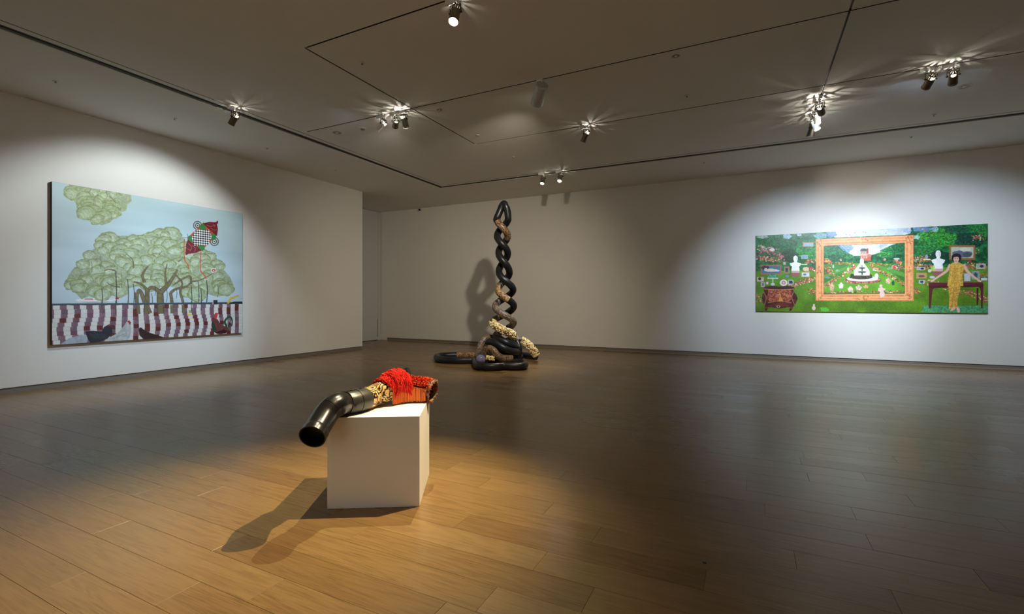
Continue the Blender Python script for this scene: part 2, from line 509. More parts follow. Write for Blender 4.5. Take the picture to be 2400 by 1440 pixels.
track('black ceiling track on the right that carries the bright lamp cluster', X2 - h, X2 + h, Y2 + 0.04, YO - 0.1)
h2 = TW * .8 - e
track('outer black ceiling track running along the left wall', XO - h2, XO + h2, YF + 2.0 + e, YO - 0.02)
track('outer black ceiling track running along the back wall', XO + 0.02, XR - 2.2 - e, YO - h2, YO + h2)

def diffuser(label, x0, x1, y0, y1):
    t = empty('air_diffuser', ((x0 + x1) / 2, (y0 + y1) / 2, CEIL))
    tag(t, label, 'vent', 'linear air slots')
    lx, ly = (x1 - x0) / 2, (y1 - y0) / 2
    box('backing', (-lx, -ly, 0.012), (lx, ly, 0.030), M['slot'], t)
    if lx > ly: box('vane', (-lx, -0.004, 0.003), (lx, 0.004, 0.0119), M['slot'], t)
    else: box('vane', (-0.004, -ly, 0.003), (0.004, ly, 0.0119), M['slot'], t)
diffuser('wide dark linear air slot in the ceiling along the left wall', XO - 0.25 + e, XO - 0.11 - e, YF + 2.0 + e, YO + 0.105)
diffuser('wide dark linear air slot in the ceiling along the back wall', XO - 0.25 + e, XR - 2.2 - e, YO + 0.11 + e, YO + 0.25 - e)

# ------------------------------------------------------------------ plinth
PH = 0.613
plinth_mat = Matrix.Translation((-2.538, 2.317, 0)) @ Matrix.Rotation(math.radians(30.2), 4, 'Z')
bm = bmesh.new()
add_box(bm, (0, 0, 0.0), (0.612, 0.608, PH), plinth_mat, 0.002)
tag(bm_obj('plinth', bm, M['plinth']), 'white cube plinth standing on the wooden floor', 'plinth')

# ------------------------------------------------------------------ lamps
def aim_matrix(loc, target):
    d = (Vector(target) - Vector(loc)).normalized()
    return d.to_track_quat('-Z', 'Y').to_matrix().to_4x4()

EM = {}
def emit_for(col, strength):
    k = (col, strength)
    if k not in EM: EM[k] = emis('lamp_glow', col, strength)
    return EM[k]

def add_light(kind, name, parent, loc_world, rot, energy, col, size=0.02, cone=60, blend=0.6):
    ld = bpy.data.lights.new(name, kind)
    ld.energy = energy; ld.color = col; ld.shadow_soft_size = size
    if kind == 'SPOT':
        ld.spot_size = math.radians(cone); ld.spot_blend = blend
    o = bpy.data.objects.new(name, ld)
    C.objects.link(o)
    o.parent = parent
    o.matrix_parent_inverse = Matrix.Identity(4)
    o.location = Vector(loc_world) - parent.location
    o.rotation_euler = rot.to_euler()
    return o

def spotlight(label, x, y, along, target, power, col, cone, blend=0.7, leak=1.0, drop=0.155, soft=0.03, slot_col=NEUTRAL, lens=45.0, side=0.0, housing='fix', cat='spotlight'):
    """track spot: adapter, stem, yoke, housing with a slotted lamp chamber, cap, lens ring and glowing lens"""
    base = Vector((x, y, CEIL))
    t = empty('track_spotlight', base)
    tag(t, label, 'spotlight', 'track spotlights')
    ax = Vector((1, 0, 0)) if along == 'x' else Vector((0, 1, 0))
    # adapter
    bm = bmesh.new()
    hx, hy = (0.075, 0.018) if along == 'x' else (0.018, 0.075)
    add_box(bm, (-hx, -hy, -0.052), (hx, hy, 0.004), None, 0.003)
    bm_obj('adapter', bm, M['fixwhite'], t)
    off = ax * 0.045
    piv = off + Vector((0, 0, -drop))
    rot = aim_matrix(base + piv, target)
    mt = Matrix.Translation(piv) @ rot
    # yoke: cross bar under the stem, two arms to the pivot screws
    sidev = (rot @ Vector((1, 0, 0)))
    yo = bmesh.new()
    r_arm = 0.060
    top = off + Vector((0, 0, -0.075))
    add_tube(yo, [off + Vector((0, 0, -0.05)), top], 0.009, 8)
    for s in (-1, 1):
        bar_end = top + sidev * (s * r_arm)
        add_tube(yo, [top - sidev * (s * 0.004), bar_end], 0.005, 6)
        add_tube(yo, [bar_end, piv + sidev * (s * r_arm)], 0.005, 6)
        add_tube(yo, [piv + sidev * (s * 0.048), piv + sidev * (s * 0.072)], 0.010, 8)
    bm_obj('yoke', yo, M['fixdark'], t, smooth=True, auto=0.7)
    # front barrel
    bm = bmesh.new()
    add_lathe(bm, [(0.0, 0.018), (0.050, 0.018), (0.050, -0.118), (0.053, -0.121), (0.053, -0.134), (0.047, -0.134), (0.046, -0.100), (0.0, -0.100)], 24, mt)
    hs = bm_obj('housing', bm, M[housing], t, smooth=True, auto=0.6)
    # slotted lamp chamber: bars with open gaps between them
    bm = bmesh.new()
    n = 11
    for k in range(n):
        a0 = -math.pi / 2 + 0.55 + (2 * math.pi - 1.1) * (k + 0.5) / n
        w = 0.155 if k % 2 else 0.185
        pts = []
        for a in (a0 - w, a0, a0 + w):
            for r_ in (0.044, 0.050):
                pts.append((r_ * math.cos(a), r_ * math.sin(a)))
        vs = [[bm.verts.new(mt @ Vector((p[0], p[1], z))) for p in pts] for z in (0.018, 0.060)]
        for q in ((0, 2), (2, 4)):
            for o_ in (0, 1):
                bm.faces.new((vs[0][q[0] + o_], vs[0][q[1] + o_], vs[1][q[1] + o_], vs[1][q[0] + o_]))
        for i0, i1 in ((0, 1), (4, 5)):
            bm.faces.new((vs[0][i0], vs[0][i1], vs[1][i1], vs[1][i0]))
    bm_obj('vent_bars', bm, M[housing], hs)
    bm = bmesh.new()
    add_lathe(bm, [(0.046, 0.060), (0.051, 0.060), (0.051, 0.072), (0.046, 0.072)], 24, mt, close=True)
    add_lathe(bm, [(0.0, 0.084), (0.012, 0.084), (0.012, 0.092), (0.0, 0.094)], 12, mt)
    for k in range(9):                       # cooling fins with open slits between them
        a0 = 2 * math.pi * k / 9
        w = 0.27 if k % 3 else 0.22
        vs = []
        for r_, z in ((0.011, 0.085), (0.047, 0.066), (0.047, 0.071), (0.011, 0.090)):
            for a in (a0 - w, a0 + w):
                vs.append(bm.verts.new(mt @ Vector((r_ * math.cos(a), r_ * math.sin(a), z))))
        for q in ((0, 1, 3, 2), (2, 3, 5, 4), (4, 5, 7, 6), (6, 7, 1, 0), (0, 2, 4, 6), (1, 7, 5, 3)):
            bm.faces.new([vs[i] for i in q])
    bm_obj('rear_fins', bm, M['fixdark'], hs)
    bm = bmesh.new()
    add_lathe(bm, [(0.0, -0.104), (0.030, -0.106), (0.0455, -0.112)], 24, mt)
    bm_obj('lens', bm, emit_for(col, lens), hs, smooth=True)
    bm = bmesh.new()
    add_lathe(bm, [(0.0, 0.033), (0.003, 0.036), (0.0045, 0.040), (0.003, 0.045), (0.0, 0.048)], 12, mt)
    bm_obj('lamp_capsule', bm, emit_for(slot_col, 120.0), hs, smooth=True)
    if power > 0:
        add_light('SPOT', 'lamp_beam', t, base + mt @ Vector((0, 0, -0.138)), rot, power, col, soft, cone, blend)
    if leak > 0:
        add_light('POINT', 'lamp_leak', t, base + mt @ Vector((0.0, 0.0, 0.0405)), rot, P_LEAK * leak, slot_col, 0.0052)
    return t

PAINT_C = Vector((XL, 5.1, 1.99)); PIC_C = Vector((2.2, YB, 2.05))
SC = Vector((-8.3, 13.06, -0.6))
spotlight('track spotlight above the tree painting, alone on the left ceiling track', XO, 4.86, 'y', (XL, 4.75, 1.5), P_PAINTING, COOLISH, 101, 0.5, 0.8)
spotlight('pale track spotlight tilted left, leftmost of the cluster of three', -5.56, Y2, 'x', (XL, 5.0, 0.75), 300, COOL, 52, 1.0, 1.0, housing='fixwhite')
spotlight('track spotlight facing away, middle one of the cluster of three', -5.27, Y2, 'x', (-10.8, 11.6, 1.6), 50, NEUTRAL, 76, 1.0, 1.0)
spotlight('small track spotlight, rightmost of the cluster of three', -5.10, Y2, 'x', (-5.0, 8.0, 0.0), 15, NEUTRAL, 40, 0.9, 1.4)
spotlight('track spotlight on the inner track between cylinder lamp and sculpture', -2.66, Y3, 'x', (-4.9, 9.5, 0.7), 150, COOL, 24, 0.9, 1.0)
spotlight('glaring track spotlight above the sculpture, left one of the pair by the back wall', -4.55, YO, 'x', (-4.7, 9.3, 0.3), 90, NEUTRAL, 44, 0.8, 0.6, lens=60)
spotlight('glaring track spotlight above the sculpture, right one of the pair by the back wall', -4.10, YO, 'x', (-4.2, 8.6, 0.3), 70, NEUTRAL, 44, 0.8, 0.8, lens=60)
spotlight('glaring track spotlight at the top edge, nearest the camera above the plinth', -2.75, Y1, 'x', (-2.45, 2.35, 0.3), P_PLINTH_A, WARM, 54, 1.0, 0.3, soft=0.010, lens=60)
spotlight('track spotlight hanging just above the top edge, right of the nearest lamp', -1.17, Y1, 'x', (-2.5, 2.45, 0.4), P_PLINTH_B, AMBER, 46, 1.0, 0.0, soft=0.022)
spotlight('track spotlight nearest the slanting track crossing, topmost of the right cluster', X2, 8.62, 'y', (2.2, YB, 2.5), 130, NEUTRAL, 56, 1.0, 3.0)
spotlight('pale lit track spotlight in the middle of the right cluster', X2, 8.98, 'y', (1.3, YB, 1.4), 80, COOL, 60, 0.9, 1.6, housing='fixwhite')
spotlight('track spotlight with bright vents, third down in the right cluster', X2, 9.30, 'y', (2.6, YB, 1.2), 70, NEUTRAL, 56, 0.9, 1.8, housing='fixwhite')
spotlight('dark track spotlight, lowest of the right cluster', X2, 9.57, 'y', (0.2, 10.9, 0.0), 40, NEUTRAL, 50, 0.9, 0.5, housing='fixdark')
spotlight('track spotlight with white vent window, left one of the far right pair', 2.10, Y3, 'x', (1.1, YB, 1.55), P_PICTURE, COOL, 58, 0.75, 0.9)
spotlight('track spotlight with white vent window, right one of the far right pair', 2.33, Y3, 'x', (3.5, YB, 1.55), P_PICTURE, COOL, 60, 0.75, 0.9)

def cylinder_lamp(label, x, y, target):
    base = Vector((x, y, CEIL))
    t = empty('cylinder_lamp', base)
    tag(t, label, 'spotlight')
    piv = Vector((0.02, 0, -0.125))
    rot = aim_matrix(base + piv, target)
    mt = Matrix.Translation(piv) @ rot
    bm = bmesh.new(); add_box(bm, (-0.045, -0.02, -0.075), (0.045, 0.02, 0.004), None, 0.003)
    bm_obj('adapter', bm, M['fixwhite'], t)
    bm = bmesh.new(); add_tube(bm, [Vector((0.0, 0, -0.07)), piv], 0.016, 10)
    bm_obj('stem', bm, M['fixwhite'], t, smooth=True)
    bm = bmesh.new()
    add_lathe(bm, [(0.0, 0.062), (0.080, 0.062), (0.088, 0.054), (0.088, -0.255), (0.084, -0.259), (0.080, -0.255), (0.078, -0.200), (0.0, -0.200)], 36, mt)
    b_ = bm_obj('housing', bm, plain('shade_grey_enamel', (0.48, 0.48, 0.48, 1), 0.3), t, smooth=True, auto=0.6)  # white lamp greyed, its shading against the ceiling put into the colour
    bm = bmesh.new()
    for k in range(8):
        a = 2 * math.pi * k / 8
        for r_ in (0.035, 0.060):
            add_lathe(bm, [(0.0, 0.0640), (0.005, 0.0636)], 8, mt @ Matrix.Translation((r_ * math.cos(a + r_ * 9), r_ * math.sin(a + r_ * 9), 0)))
    bm_obj('vent_holes', bm, M['fixdark'], b_)
    bm = bmesh.new(); add_lathe(bm, [(0.0, -0.203), (0.077, -0.206)], 28, mt)
    bm_obj('lens', bm, emit_for(WARM, 8.0), b_)
    add_light('SPOT', 'lamp_beam', t, base + mt @ Vector((0, 0, -0.265)), rot, P_SCULPT, (1.0, 0.87, 0.66), 0.05, 90, 1.0)
cylinder_lamp('large white cylinder lamp hanging from the middle ceiling track', -2.655, Y2, SC)

# added lamps out of view, aimed at unseen walls to raise the bounce light
spotlight('added fill spotlight out of view behind the camera, for bounce off the right wall', X3, 3.2, 'y', (XR, 3.2, 1.9), 420, NEUTRAL, 80, 0.8, 0.0)
spotlight('added fill spotlight out of view behind the camera, for bounce off the front wall', X2, 0.2, 'y', (X2 - 2.2, YF, 1.9), 500, NEUTRAL, 80, 0.8, 0.0)

# ------------------------------------------------------------------ small things in the ceiling
def downlight(label, x, y, r):
    t = empty('recessed_downlight', (x, y, CEIL)); tag(t, label, 'downlight', 'recessed downlights')
    bm = bmesh.new(); add_lathe(bm, [(r * 0.80, 0.002), (r * 0.84, -0.006), (r, -0.006), (r * 1.04, 0.0005)], 28)
    bm_obj('trim_ring', bm, M['rim'], t, smooth=True)
    bm = bmesh.new(); add_lathe(bm, [(r * 0.80, -0.0005), (r * 0.55, -0.002), (r * 0.30, -0.0008), (0.0, -0.0012)], 28)
    bm_obj('reflector', bm, M['fix'], t, smooth=True)
    bm = bmesh.new(); add_lathe(bm, [(r * 0.30, -0.002), (r * 0.26, -0.012), (0.0, -0.016)], 16)
    bm_obj('lens', bm, M['glass'], t, smooth=True)
downlight('round recessed downlight near the outer track, left of the lamp cluster', -6.843, 6.477, 0.10)
downlight('small recessed downlight just right of the slanting track', -4.527, 6.438, 0.055)
downlight('round recessed downlight below the far right pair of spotlights', 2.772, 9.14, 0.085)
downlight('small recessed downlight right of the big cylinder lamp', -0.849, 6.359, 0.06)

def sprinkler(label, x, y):
    t = empty('sprinkler_head', (x, y, CEIL)); tag(t, label, 'sprinkler', 'ceiling sprinkler heads')
    bm = bmesh.new(); add_lathe(bm, [(0.036, 0.0005), (0.034, -0.004), (0.014, -0.007), (0.0, -0.007)], 18)
    bm_obj('rosette', bm, M['rim'], t, smooth=True)
    bm = bmesh.new(); add_lathe(bm, [(0.007, -0.006), (0.005, -0.020), (0.014, -0.022), (0.014, -0.025), (0.0, -0.026)], 10)
    bm_obj('deflector', bm, M['fix'], t)
for lb, x, y in [('sprinkler head in the ceiling by the left wall, nearest the left edge', -8.795, 3.177),
                 ('sprinkler head in the ceiling right above the tree painting', -8.794, 4.739),
                 ('sprinkler head in the ceiling by the left wall, right of the painting', -8.808, 6.495),
                 ('sprinkler head in the ceiling by the left wall, nearest the alcove', -8.81, 8.3),
                 ('sprinkler head beside the slanting ceiling track, nearest the camera', -4.535, 4.717),
                 ('sprinkler head just inside the corner of the short ceiling track', -4.584, 7.757),
                 ('sprinkler head in the ceiling above the twisted sculpture', -4.594, 9.277),
                 ('sprinkler head in the middle of the right ceiling field', -0.864, 7.666),
                 ('sprinkler head in the ceiling strip along the middle of the back wall', -0.937, 11.528),
                 ('sprinkler head in the ceiling strip above the garden picture', 2.721, 11.478),
                 ('sprinkler head just inside the outer track above the garden picture', 2.738, 10.30)]:
    sprinkler(lb, x, y)
t = empty('smoke_detector', (-6.245, 6.507, CEIL)); tag(t, 'round white smoke detector just left of the cluster of three lamps', 'detector')
bm = bmesh.new(); add_lathe(bm, [(0.062, 0.0005), (0.062, -0.012), (0.056, -0.018), (0.0, -0.018)], 24); bm_obj('mount', bm, M['rim'], t, smooth=True, auto=0.6)
bm = bmesh.new(); add_lathe(bm, [(0.040, -0.0175), (0.036, -0.034), (0.024, -0.042), (0.0, -0.043)], 20); bm_obj('sensor_cover', bm, M['fix'], t, smooth=True, auto=0.6)

t = empty('security_camera', (-9.93, YB, CEIL - 0.05)); tag(t, 'small black security camera high on the back wall near the alcove', 'camera')
bm = bmesh.new(); add_lathe(bm, [(0.0, 0.0), (0.045, 0.0), (0.045, 0.012), (0.02, 0.02), (0.0, 0.02)], 16, Matrix.Rotation(math.radians(90), 4, 'X')); bm_obj('wall_plate', bm, M['rim'], t)
bm = bmesh.new(); add_tube(bm, [Vector((0, -0.01, 0)), Vector((0.02, -0.08, -0.01))], 0.012, 8); bm_obj('arm', bm, M['rim'], t, smooth=True)
bm = bmesh.new(); add_tube(bm, [Vector((-0.02, -0.07, 0.0)), Vector((0.045, -0.15, -0.03))], 0.034, 14); h_ = bm_obj('camera_body', bm, M['rim'], t, smooth=True, auto=0.6)
bm = bmesh.new(); add_tube(bm, [Vector((0.0451, -0.1502, -0.0301)), Vector((0.062, -0.171, -0.038))], [0.036, 0.030], 14); bm_obj('lens_hood', bm, M['camdark'], h_, smooth=True, auto=0.6)

# ------------------------------------------------------------------ tall twisted sculpture
SD = 10.45
def Z(x, y, d=SD):
    return at(980 + x / 6.0, 660 + y / 6.0, d)
def ZF(x, y, z=0.08):
    """a point of a tube lying on the floor: its depth follows from its height"""
    v = 660 + y / 6.0
    return at(980 + x / 6.0, v, (EYE - z) * FPX / (v - HORIZON))

tower = empty('twisted_pipe_sculpture', at(1190, 704, SD) * 1.0)
tower.location.z = 0.0
tag(tower, 'tall sculpture of two twisted black pipes rising from a coiled heap on the floor', 'sculpture')
TO = tower.location.copy()

# y of successive quarter turns (left/right extremes and crossings), centre and half spread
QY = [-880, -760, -635, -520, -395, -280, -140, -15, 110, 230, 345, 470, 575, 690, 775, 850, 905]
QC = [1185, 1185, 1185, 1190, 1197, 1203, 1210, 1220, 1232, 1226, 1215, 1206, 1196, 1205, 1215, 1222, 1225]
QA = [80, 77, 73, 68, 63, 66, 73, 86, 104, 118, 130, 138, 146, 140, 122, 128, 132]
def strand(phase0, k0, k1, n=8):
    pts = []
    for q in range(k0 * n, k1 * n + 1):
        f = q / n
        i = min(int(f), len(QY) - 2); w = f - i
        s = w
        y = QY[i] + (QY[i + 1] - QY[i]) * s
        c = QC[i] + (QC[i + 1] - QC[i]) * s
        a = QA[i] + (QA[i + 1] - QA[i]) * s
        ph = phase0 + f * math.pi / 2
        pts.append(Z(c - a * math.cos(ph), y, SD - a * SD / FPX / 6.0 * 1.06 * math.sin(ph)))
    return pts

RT = 0.075
def sec(name, pts, m, rad=RT, n=None, caps=(True, True), parent=None, label=None):
    path = catmull(pts, n) if n else [Vector(p) for p in pts]
    path = [p - TO for p in path]
    bm = bmesh.new()
    add_tube(bm, path, rad, 20, caps)
    o = bm_obj(name, bm, M[m], parent or tower, smooth=True, auto=0.9)
    if label: o['label'] = label
    return o, path

def seams(o, path, fracs, m='rubber', r=RT + 0.0025, w=0.014):
    for f in fracs:
        i = max(1, min(len(path) - 2, int(f * (len(path) - 1))))
        tdir = (path[i + 1] - path[i - 1]).normalized()
        bm = bmesh.new()
        add_tube(bm, [path[i] - tdir * w, path[i] + tdir * w], r, 20)
        bm_obj('joint_band', bm, M[m], o, smooth=True, auto=0.9)

# top loop, then each pipe section by section (A starts on the left, B on the right)
A0, B0 = strand(0, 0, 16), strand(math.pi, 0, 16)
loop = [A0[4], A0[2], A0[0], Z(1150, -985, SD + 0.03), Z(1182, -1065, SD + 0.02), Z(1210, -1092, SD), Z(1236, -1055, SD - 0.03), Z(1258, -970, SD - 0.02), B0[0], B0[2], B0[4]]
sec('rubber_pipe', loop, 'rubber', n=7, label='closed black loop at the top')
def cut(S, a, b_): return S[int(a * 8):int(b_ * 8) + 1]
plan = [  # (strand, from quarter, to quarter, material, seams)
    (A0, 0.45, 2.25, 'snake', []), (B0, 0.45, 4.0, 'rubber', [0.5]), (A0, 2.25, 4.0, 'rubber', []),
    (A0, 4.0, 6.0, 'rubber', [0.7]), (B0, 4.0, 6.0, 'rubber', []), (B0, 6.0, 8.2, 'rubber', [0.62, 0.78]), (A0, 6.0, 7.6, 'rubber', [0.8]),
    (A0, 7.6, 9.35, 'snaketan', []), (A0, 9.35, 11.4, 'rubber', [0.6]), (B0, 8.2, 9.6, 'rubber', []), (B0, 9.6, 12.6, 'snakegrey', []),
    (B0, 12.6, 14.0, 'rubber', []), (A0, 11.4, 12.1, 'snake', []), (A0, 14.0, 16, 'rubber', []), (B0, 14.0, 16, 'rubber', [0.6])]
for S, a, b_, m, sm in plan:
    nm = {'snake': 'snakeskin_pipe', 'snaketan': 'snakeskin_pipe', 'snakegrey': 'snakeskin_pipe'}.get(m, 'rubber_pipe')
    o, path = sec(nm, cut(S, a, b_), m)
    seams(o, path, sm)

def petals(name, path, parent, count, r_tube, rr=(0.014, 0.024), seed=1, leafs=6):
    """crowded little cream petal balls all over a stretch of pipe"""
    rnd = random.Random(seed)
    T, N, B = frames(path)
    base = bmesh.new(); bmesh.ops.create_icosphere(base, subdivisions=1, radius=1.0)
    bv = [v.co.copy() for v in base.verts]; bf = [[v.index for v in f.verts] for f in base.faces]; base.free()
    V, Fc = [], []
    for k in range(count):
        i = rnd.randrange(len(path)); a = rnd.uniform(0, 2 * math.pi)
        i2 = min(i + 1, len(path) - 1)
        p = path[i].lerp(path[i2], rnd.random()) + (N[i] * math.cos(a) + B[i] * math.sin(a)) * (r_tube + rnd.uniform(-0.004, 0.012))
        s = rnd.uniform(*rr)
        sc = [s * rnd.uniform(0.7, 1.2) for _ in range(3)]
        q = Matrix.Rotation(rnd.uniform(0, 6.28), 3, Vector((rnd.random() - .5, rnd.random() - .5, rnd.random() - .5)).normalized())
        n = len(V)
        for c in bv: V.append(p + q @ Vector((c.x * sc[0], c.y * sc[1], c.z * sc[2])))
        Fc += [tuple(i_ + n for i_ in f) for f in bf]
    o = mesh_obj(name, V, Fc, M['bead'], parent)
    tag(o, 'cream petals crowded on the pipe', kind='stuff')
    V, Fc = [], []
    for k in range(leafs):
        i = rnd.randrange(len(path)); a = rnd.uniform(0, 2 * math.pi)
        nrm = (N[i] * math.cos(a) + B[i] * math.sin(a)); p = path[i] + nrm * (r_tube + 0.018)
        u = T[i].lerp(nrm.cross(T[i]), rnd.random()).normalized(); w = nrm.cross(u)
        n = len(V)
        l, wd = rnd.uniform(0.035, 0.055), rnd.uniform(0.014, 0.022)
        V += [p - u * l, p + w * wd + nrm * 0.004, p + u * l, p - w * wd + nrm * 0.004, p + nrm * 0.012, p - nrm * 0.004]
        Fc += [(n, n + 1, n + 4), (n + 1, n + 2, n + 4), (n + 2, n + 3, n + 4), (n + 3, n, n + 4), (n + 1, n, n + 5), (n + 2, n + 1, n + 5), (n + 3, n + 2, n + 5), (n, n + 3, n + 5)]
    tag(mesh_obj('leaf_scraps', V, Fc, M['leaf'], parent), 'dark green leaf scraps among the petals', kind='stuff')

o, path = sec('flowered_pipe', cut(A0, 12.1, 14.0), 'beadbase', rad=RT - 0.004)
petals('petal_cover', path, o, 620, RT - 0.004, seed=3, leafs=9)

# coils of the heap
o, path = sec('rubber_pipe', [Z(1330, 930, SD + 0.1), Z(1230, 950, SD + 0.28), Z(1040, 890, SD + 0.15), Z(990, 855, SD - 0.05), Z(1060, 852, SD - 0.22), Z(1150, 905, SD - 0.32), Z(1240, 958, SD - 0.34), Z(1330, 985, SD - 0.25), Z(1395, 990, SD - 0.02), Z(1380, 1000, SD + 0.2)], 'rubber', n=8)
seams(o, path, [0.66])
o, path = sec('rubber_pipe', [Z(1140, 800, SD - 0.1), Z(1190, 835, SD - 0.2), Z(1270, 880, SD - 0.22), Z(1345, 905, SD - 0.1), Z(1385, 925, SD + 0.12), Z(1370, 960, SD + 0.3)], 'rubber', n=8)
sec('rubber_pipe', [Z(1390, 870, SD + 0.15), Z(1415, 930, SD + 0.05), Z(1415, 1000, SD + 0.08), Z(1400, 1060, SD + 0.12)], 'rubber', n=6)
# grey snakeskin arch on the left of the heap
sec('snakeskin_pipe', [Z(1060, 800, SD + 0.12), Z(1000, 793, SD + 0.08), Z(940, 812, SD + 0.02), Z(890, 880, SD - 0.03), Z(858, 960, SD - 0.06), Z(838, 1040, SD - 0.06), Z(835, 1090, SD - 0.02)], 'snakegrey', n=7)
# inner snakeskin arch
sec('snakeskin_pipe', [Z(930, 1085, SD - 0.3), Z(925, 1020, SD - 0.32), Z(952, 965, SD - 0.34), Z(1005, 948, SD - 0.36), Z(1060, 975, SD - 0.40), Z(1115, 1040, SD - 0.42), Z(1190, 1082, SD - 0.40), Z(1320, 1085, SD - 0.32)], 'snake', n=7, rad=0.076)
# fill under the heap
sec('rubber_pipe', [ZF(1300, 1088), ZF(1380, 1080), ZF(1430, 1070), ZF(1420, 1045), ZF(1330, 1030), ZF(1200, 1028), ZF(1060, 1035), ZF(960, 1045)], 'rubber', n=7)
sec('rubber_pipe', [Z(1060, 1010, SD - 0.05), Z(1170, 1025, SD - 0.1), Z(1300, 1045, SD - 0.12), Z(1360, 1060, SD - 0.1)], 'rubber', n=6)
# left floor loop
o, path = sec('snakeskin_pipe', [ZF(840, 1050), ZF(780, 1044), ZF(700, 1040), ZF(620, 1038), ZF(540, 1037)], 'snaketan', n=6, rad=0.075)
o, path = sec('rubber_pipe', [ZF(545, 1037), ZF(450, 1040), ZF(350, 1045), ZF(280, 1055), ZF(262, 1072), ZF(300, 1092), ZF(380, 1105), ZF(480, 1112), ZF(580, 1114), ZF(680, 1113), ZF(780, 1112)], 'rubber', n=7)
seams(o, path, [0.80, 0.86])
# front floor loop ending in a blue ball
o, path = sec('rubber_pipe', [ZF(790, 1115), ZF(805, 1135), ZF(815, 1165), ZF(850, 1190), ZF(920, 1200), ZF(1010, 1203), ZF(1100, 1200), ZF(1200, 1192), ZF(1300, 1195), ZF(1400, 1195), ZF(1470, 1190), ZF(1500, 1172), ZF(1480, 1150), ZF(1400, 1140), ZF(1300, 1136), ZF(1200, 1134), ZF(1100, 1132), ZF(1010, 1130), Z(950, 1110, 10.05)], 'rubber', n=7)
seams(o, path, [0.36, 0.46, 0.8, 0.84])
bm = bmesh.new(); bmesh.ops.create_uvsphere(bm, u_segments=28, v_segments=18, radius=0.098, matrix=Matrix.Translation(Z(880, 1098, 9.72) - TO))
tag(bm_obj('end_ball', bm, M['ball'], tower, smooth=True), 'glossy blue and brown ball closing the pipe end')
# little row of petals behind the ball
o, path = sec('flowered_pipe', [Z(955, 1072, SD - 0.42), Z(1010, 1078, SD - 0.44), Z(1070, 1085, SD - 0.44)], 'beadbase', rad=0.03, n=8)
petals('petal_cover', path, o, 60, 0.03, seed=5, leafs=0)
# flowered arch on the right
o, path = sec('snakeskin_pipe', [Z(1330, 820, SD + 0.2), Z(1380, 818, SD + 0.2), Z(1425, 825, SD + 0.2)], 'snake', n=6)
o, path = sec('rubber_pipe', [Z(1418, 824, SD + 0.2), Z(1452, 832, SD + 0.2)], 'rubber', rad=RT + 0.004, n=4)
o, path = sec('flowered_pipe', [Z(1450, 832, SD + 0.2), Z(1510, 862, SD + 0.2), Z(1570, 912, SD + 0.2), Z(1620, 975, SD + 0.2), Z(1660, 1035, SD + 0.22)], 'beadbase', rad=RT - 0.004, n=8)
petals('petal_cover', path, o, 620, RT - 0.004, seed=8, leafs=8)
o, path = sec('rubber_pipe', [ZF(1660, 1062), ZF(1610, 1056), ZF(1550, 1046), ZF(1490, 1036), ZF(1430, 1028), ZF(1370, 1022)], 'rubber', n=7)
seams(o, path, [0.5])

# ------------------------------------------------------------------ pipe sculpture on the plinth
def Q(x, y, d):
    return at(660 + x / 6.0, 840 + y / 6.0, d)
RP = 0.079
pipe = empty('pipe_sculpture', (plinth_mat @ Vector((0.3, 0.35, PH))))
tag(pipe, 'bent black pipe sculpture with red fringe lying across the white plinth', 'sculpture')
PO = pipe.location.copy()
def on_top(x, y, z=PH + RP):
    v = 840 + y / 6.0
    return at(660 + x / 6.0, v, (EYE - z) * FPX / (v - HORIZON))
ring_c = Q(430, 1108, 2.92)
path0 = catmull([ring_c, ring_c + (Q(540, 925, 3.03) - ring_c) * 0.55, Q(545, 918, 3.03), Q(615, 805, 3.09), Q(700, 705, 3.14), Q(790, 655, 3.19), on_top(880, 642), on_top(990, 622), on_top(1090, 600), on_top(1180, 575), on_top(1270, 540), on_top(1350, 505)], 10)
path0 = [p - PO for p in path0]
def psec(name, a, b_, m, rad=RP, parent=None, caps=(True, True), label=None):
    bm = bmesh.new()
    p = path0[int(a):int(b_) + 1]
    add_tube(bm, p, rad, 40, caps)
    o = bm_obj(name, bm, M[m], parent or pipe, smooth=True, auto=0.9)
    if label: o['label'] = label
    return o
# open end: tube wall, the shade inside it painted black
bm = bmesh.new()
p = path0[0:9]
T0, N0, B0_ = frames(path0)
n = 40
def rg(bm, c, i, r): return [bm.verts.new(c + (N0[i] * math.cos(2 * math.pi * k / n) + B0_[i] * math.sin(2 * math.pi * k / n)) * r) for k in range(n)]
prev = None
for c, i, r in [(path0[2], 2, RP - 0.005), (path0[0], 0, RP - 0.005), (path0[0] - T0[0] * 0.001, 0, RP - 0.002), (path0[0], 0, RP + 0.003), (path0[4], 4, RP + 0.003), (path0[8], 8, RP + 0.003), (path0[9], 9, RP)]:
    cur = rg(bm, c, i, r)
    if prev:
        for k in range(n):
            bm.faces.new((prev[k], prev[(k + 1) % n], cur[(k + 1) % n], cur[k]))
    prev = cur
me_end = bm_obj('open_pipe_end', bm, M['pvc'], pipe, smooth=True, auto=0.8)
me_end['label'] = 'open black pipe mouth hanging over the plinth edge'
bm = bmesh.new(); prev = None
for i, r in ((1, RP - 0.0052), (5, RP - 0.0056), (10, RP - 0.006), (14, RP - 0.0064), (18, RP - 0.0068)):
    cur = rg(bm, path0[i], i, r)
    if prev:
        for k in range(n): bm.faces.new((prev[k], prev[(k + 1) % n], cur[(k + 1) % n], cur[k]))
    prev = cur
bm.faces.new(prev)
bm_obj('pipe_bore_shade', bm, M['inside'], me_end)
psec('pipe_elbow', 9, 38, 'pvc')
psec('pipe_elbow', 38, 62, 'pvc')
psec('pipe_coupling', 59, 62.9, 'pvc', RP + 0.004)
psec('pipe_section', 62, 78, 'pvc_grey')
psec('pipe_coupling', 76, 79, 'pvc_grey', RP + 0.003)
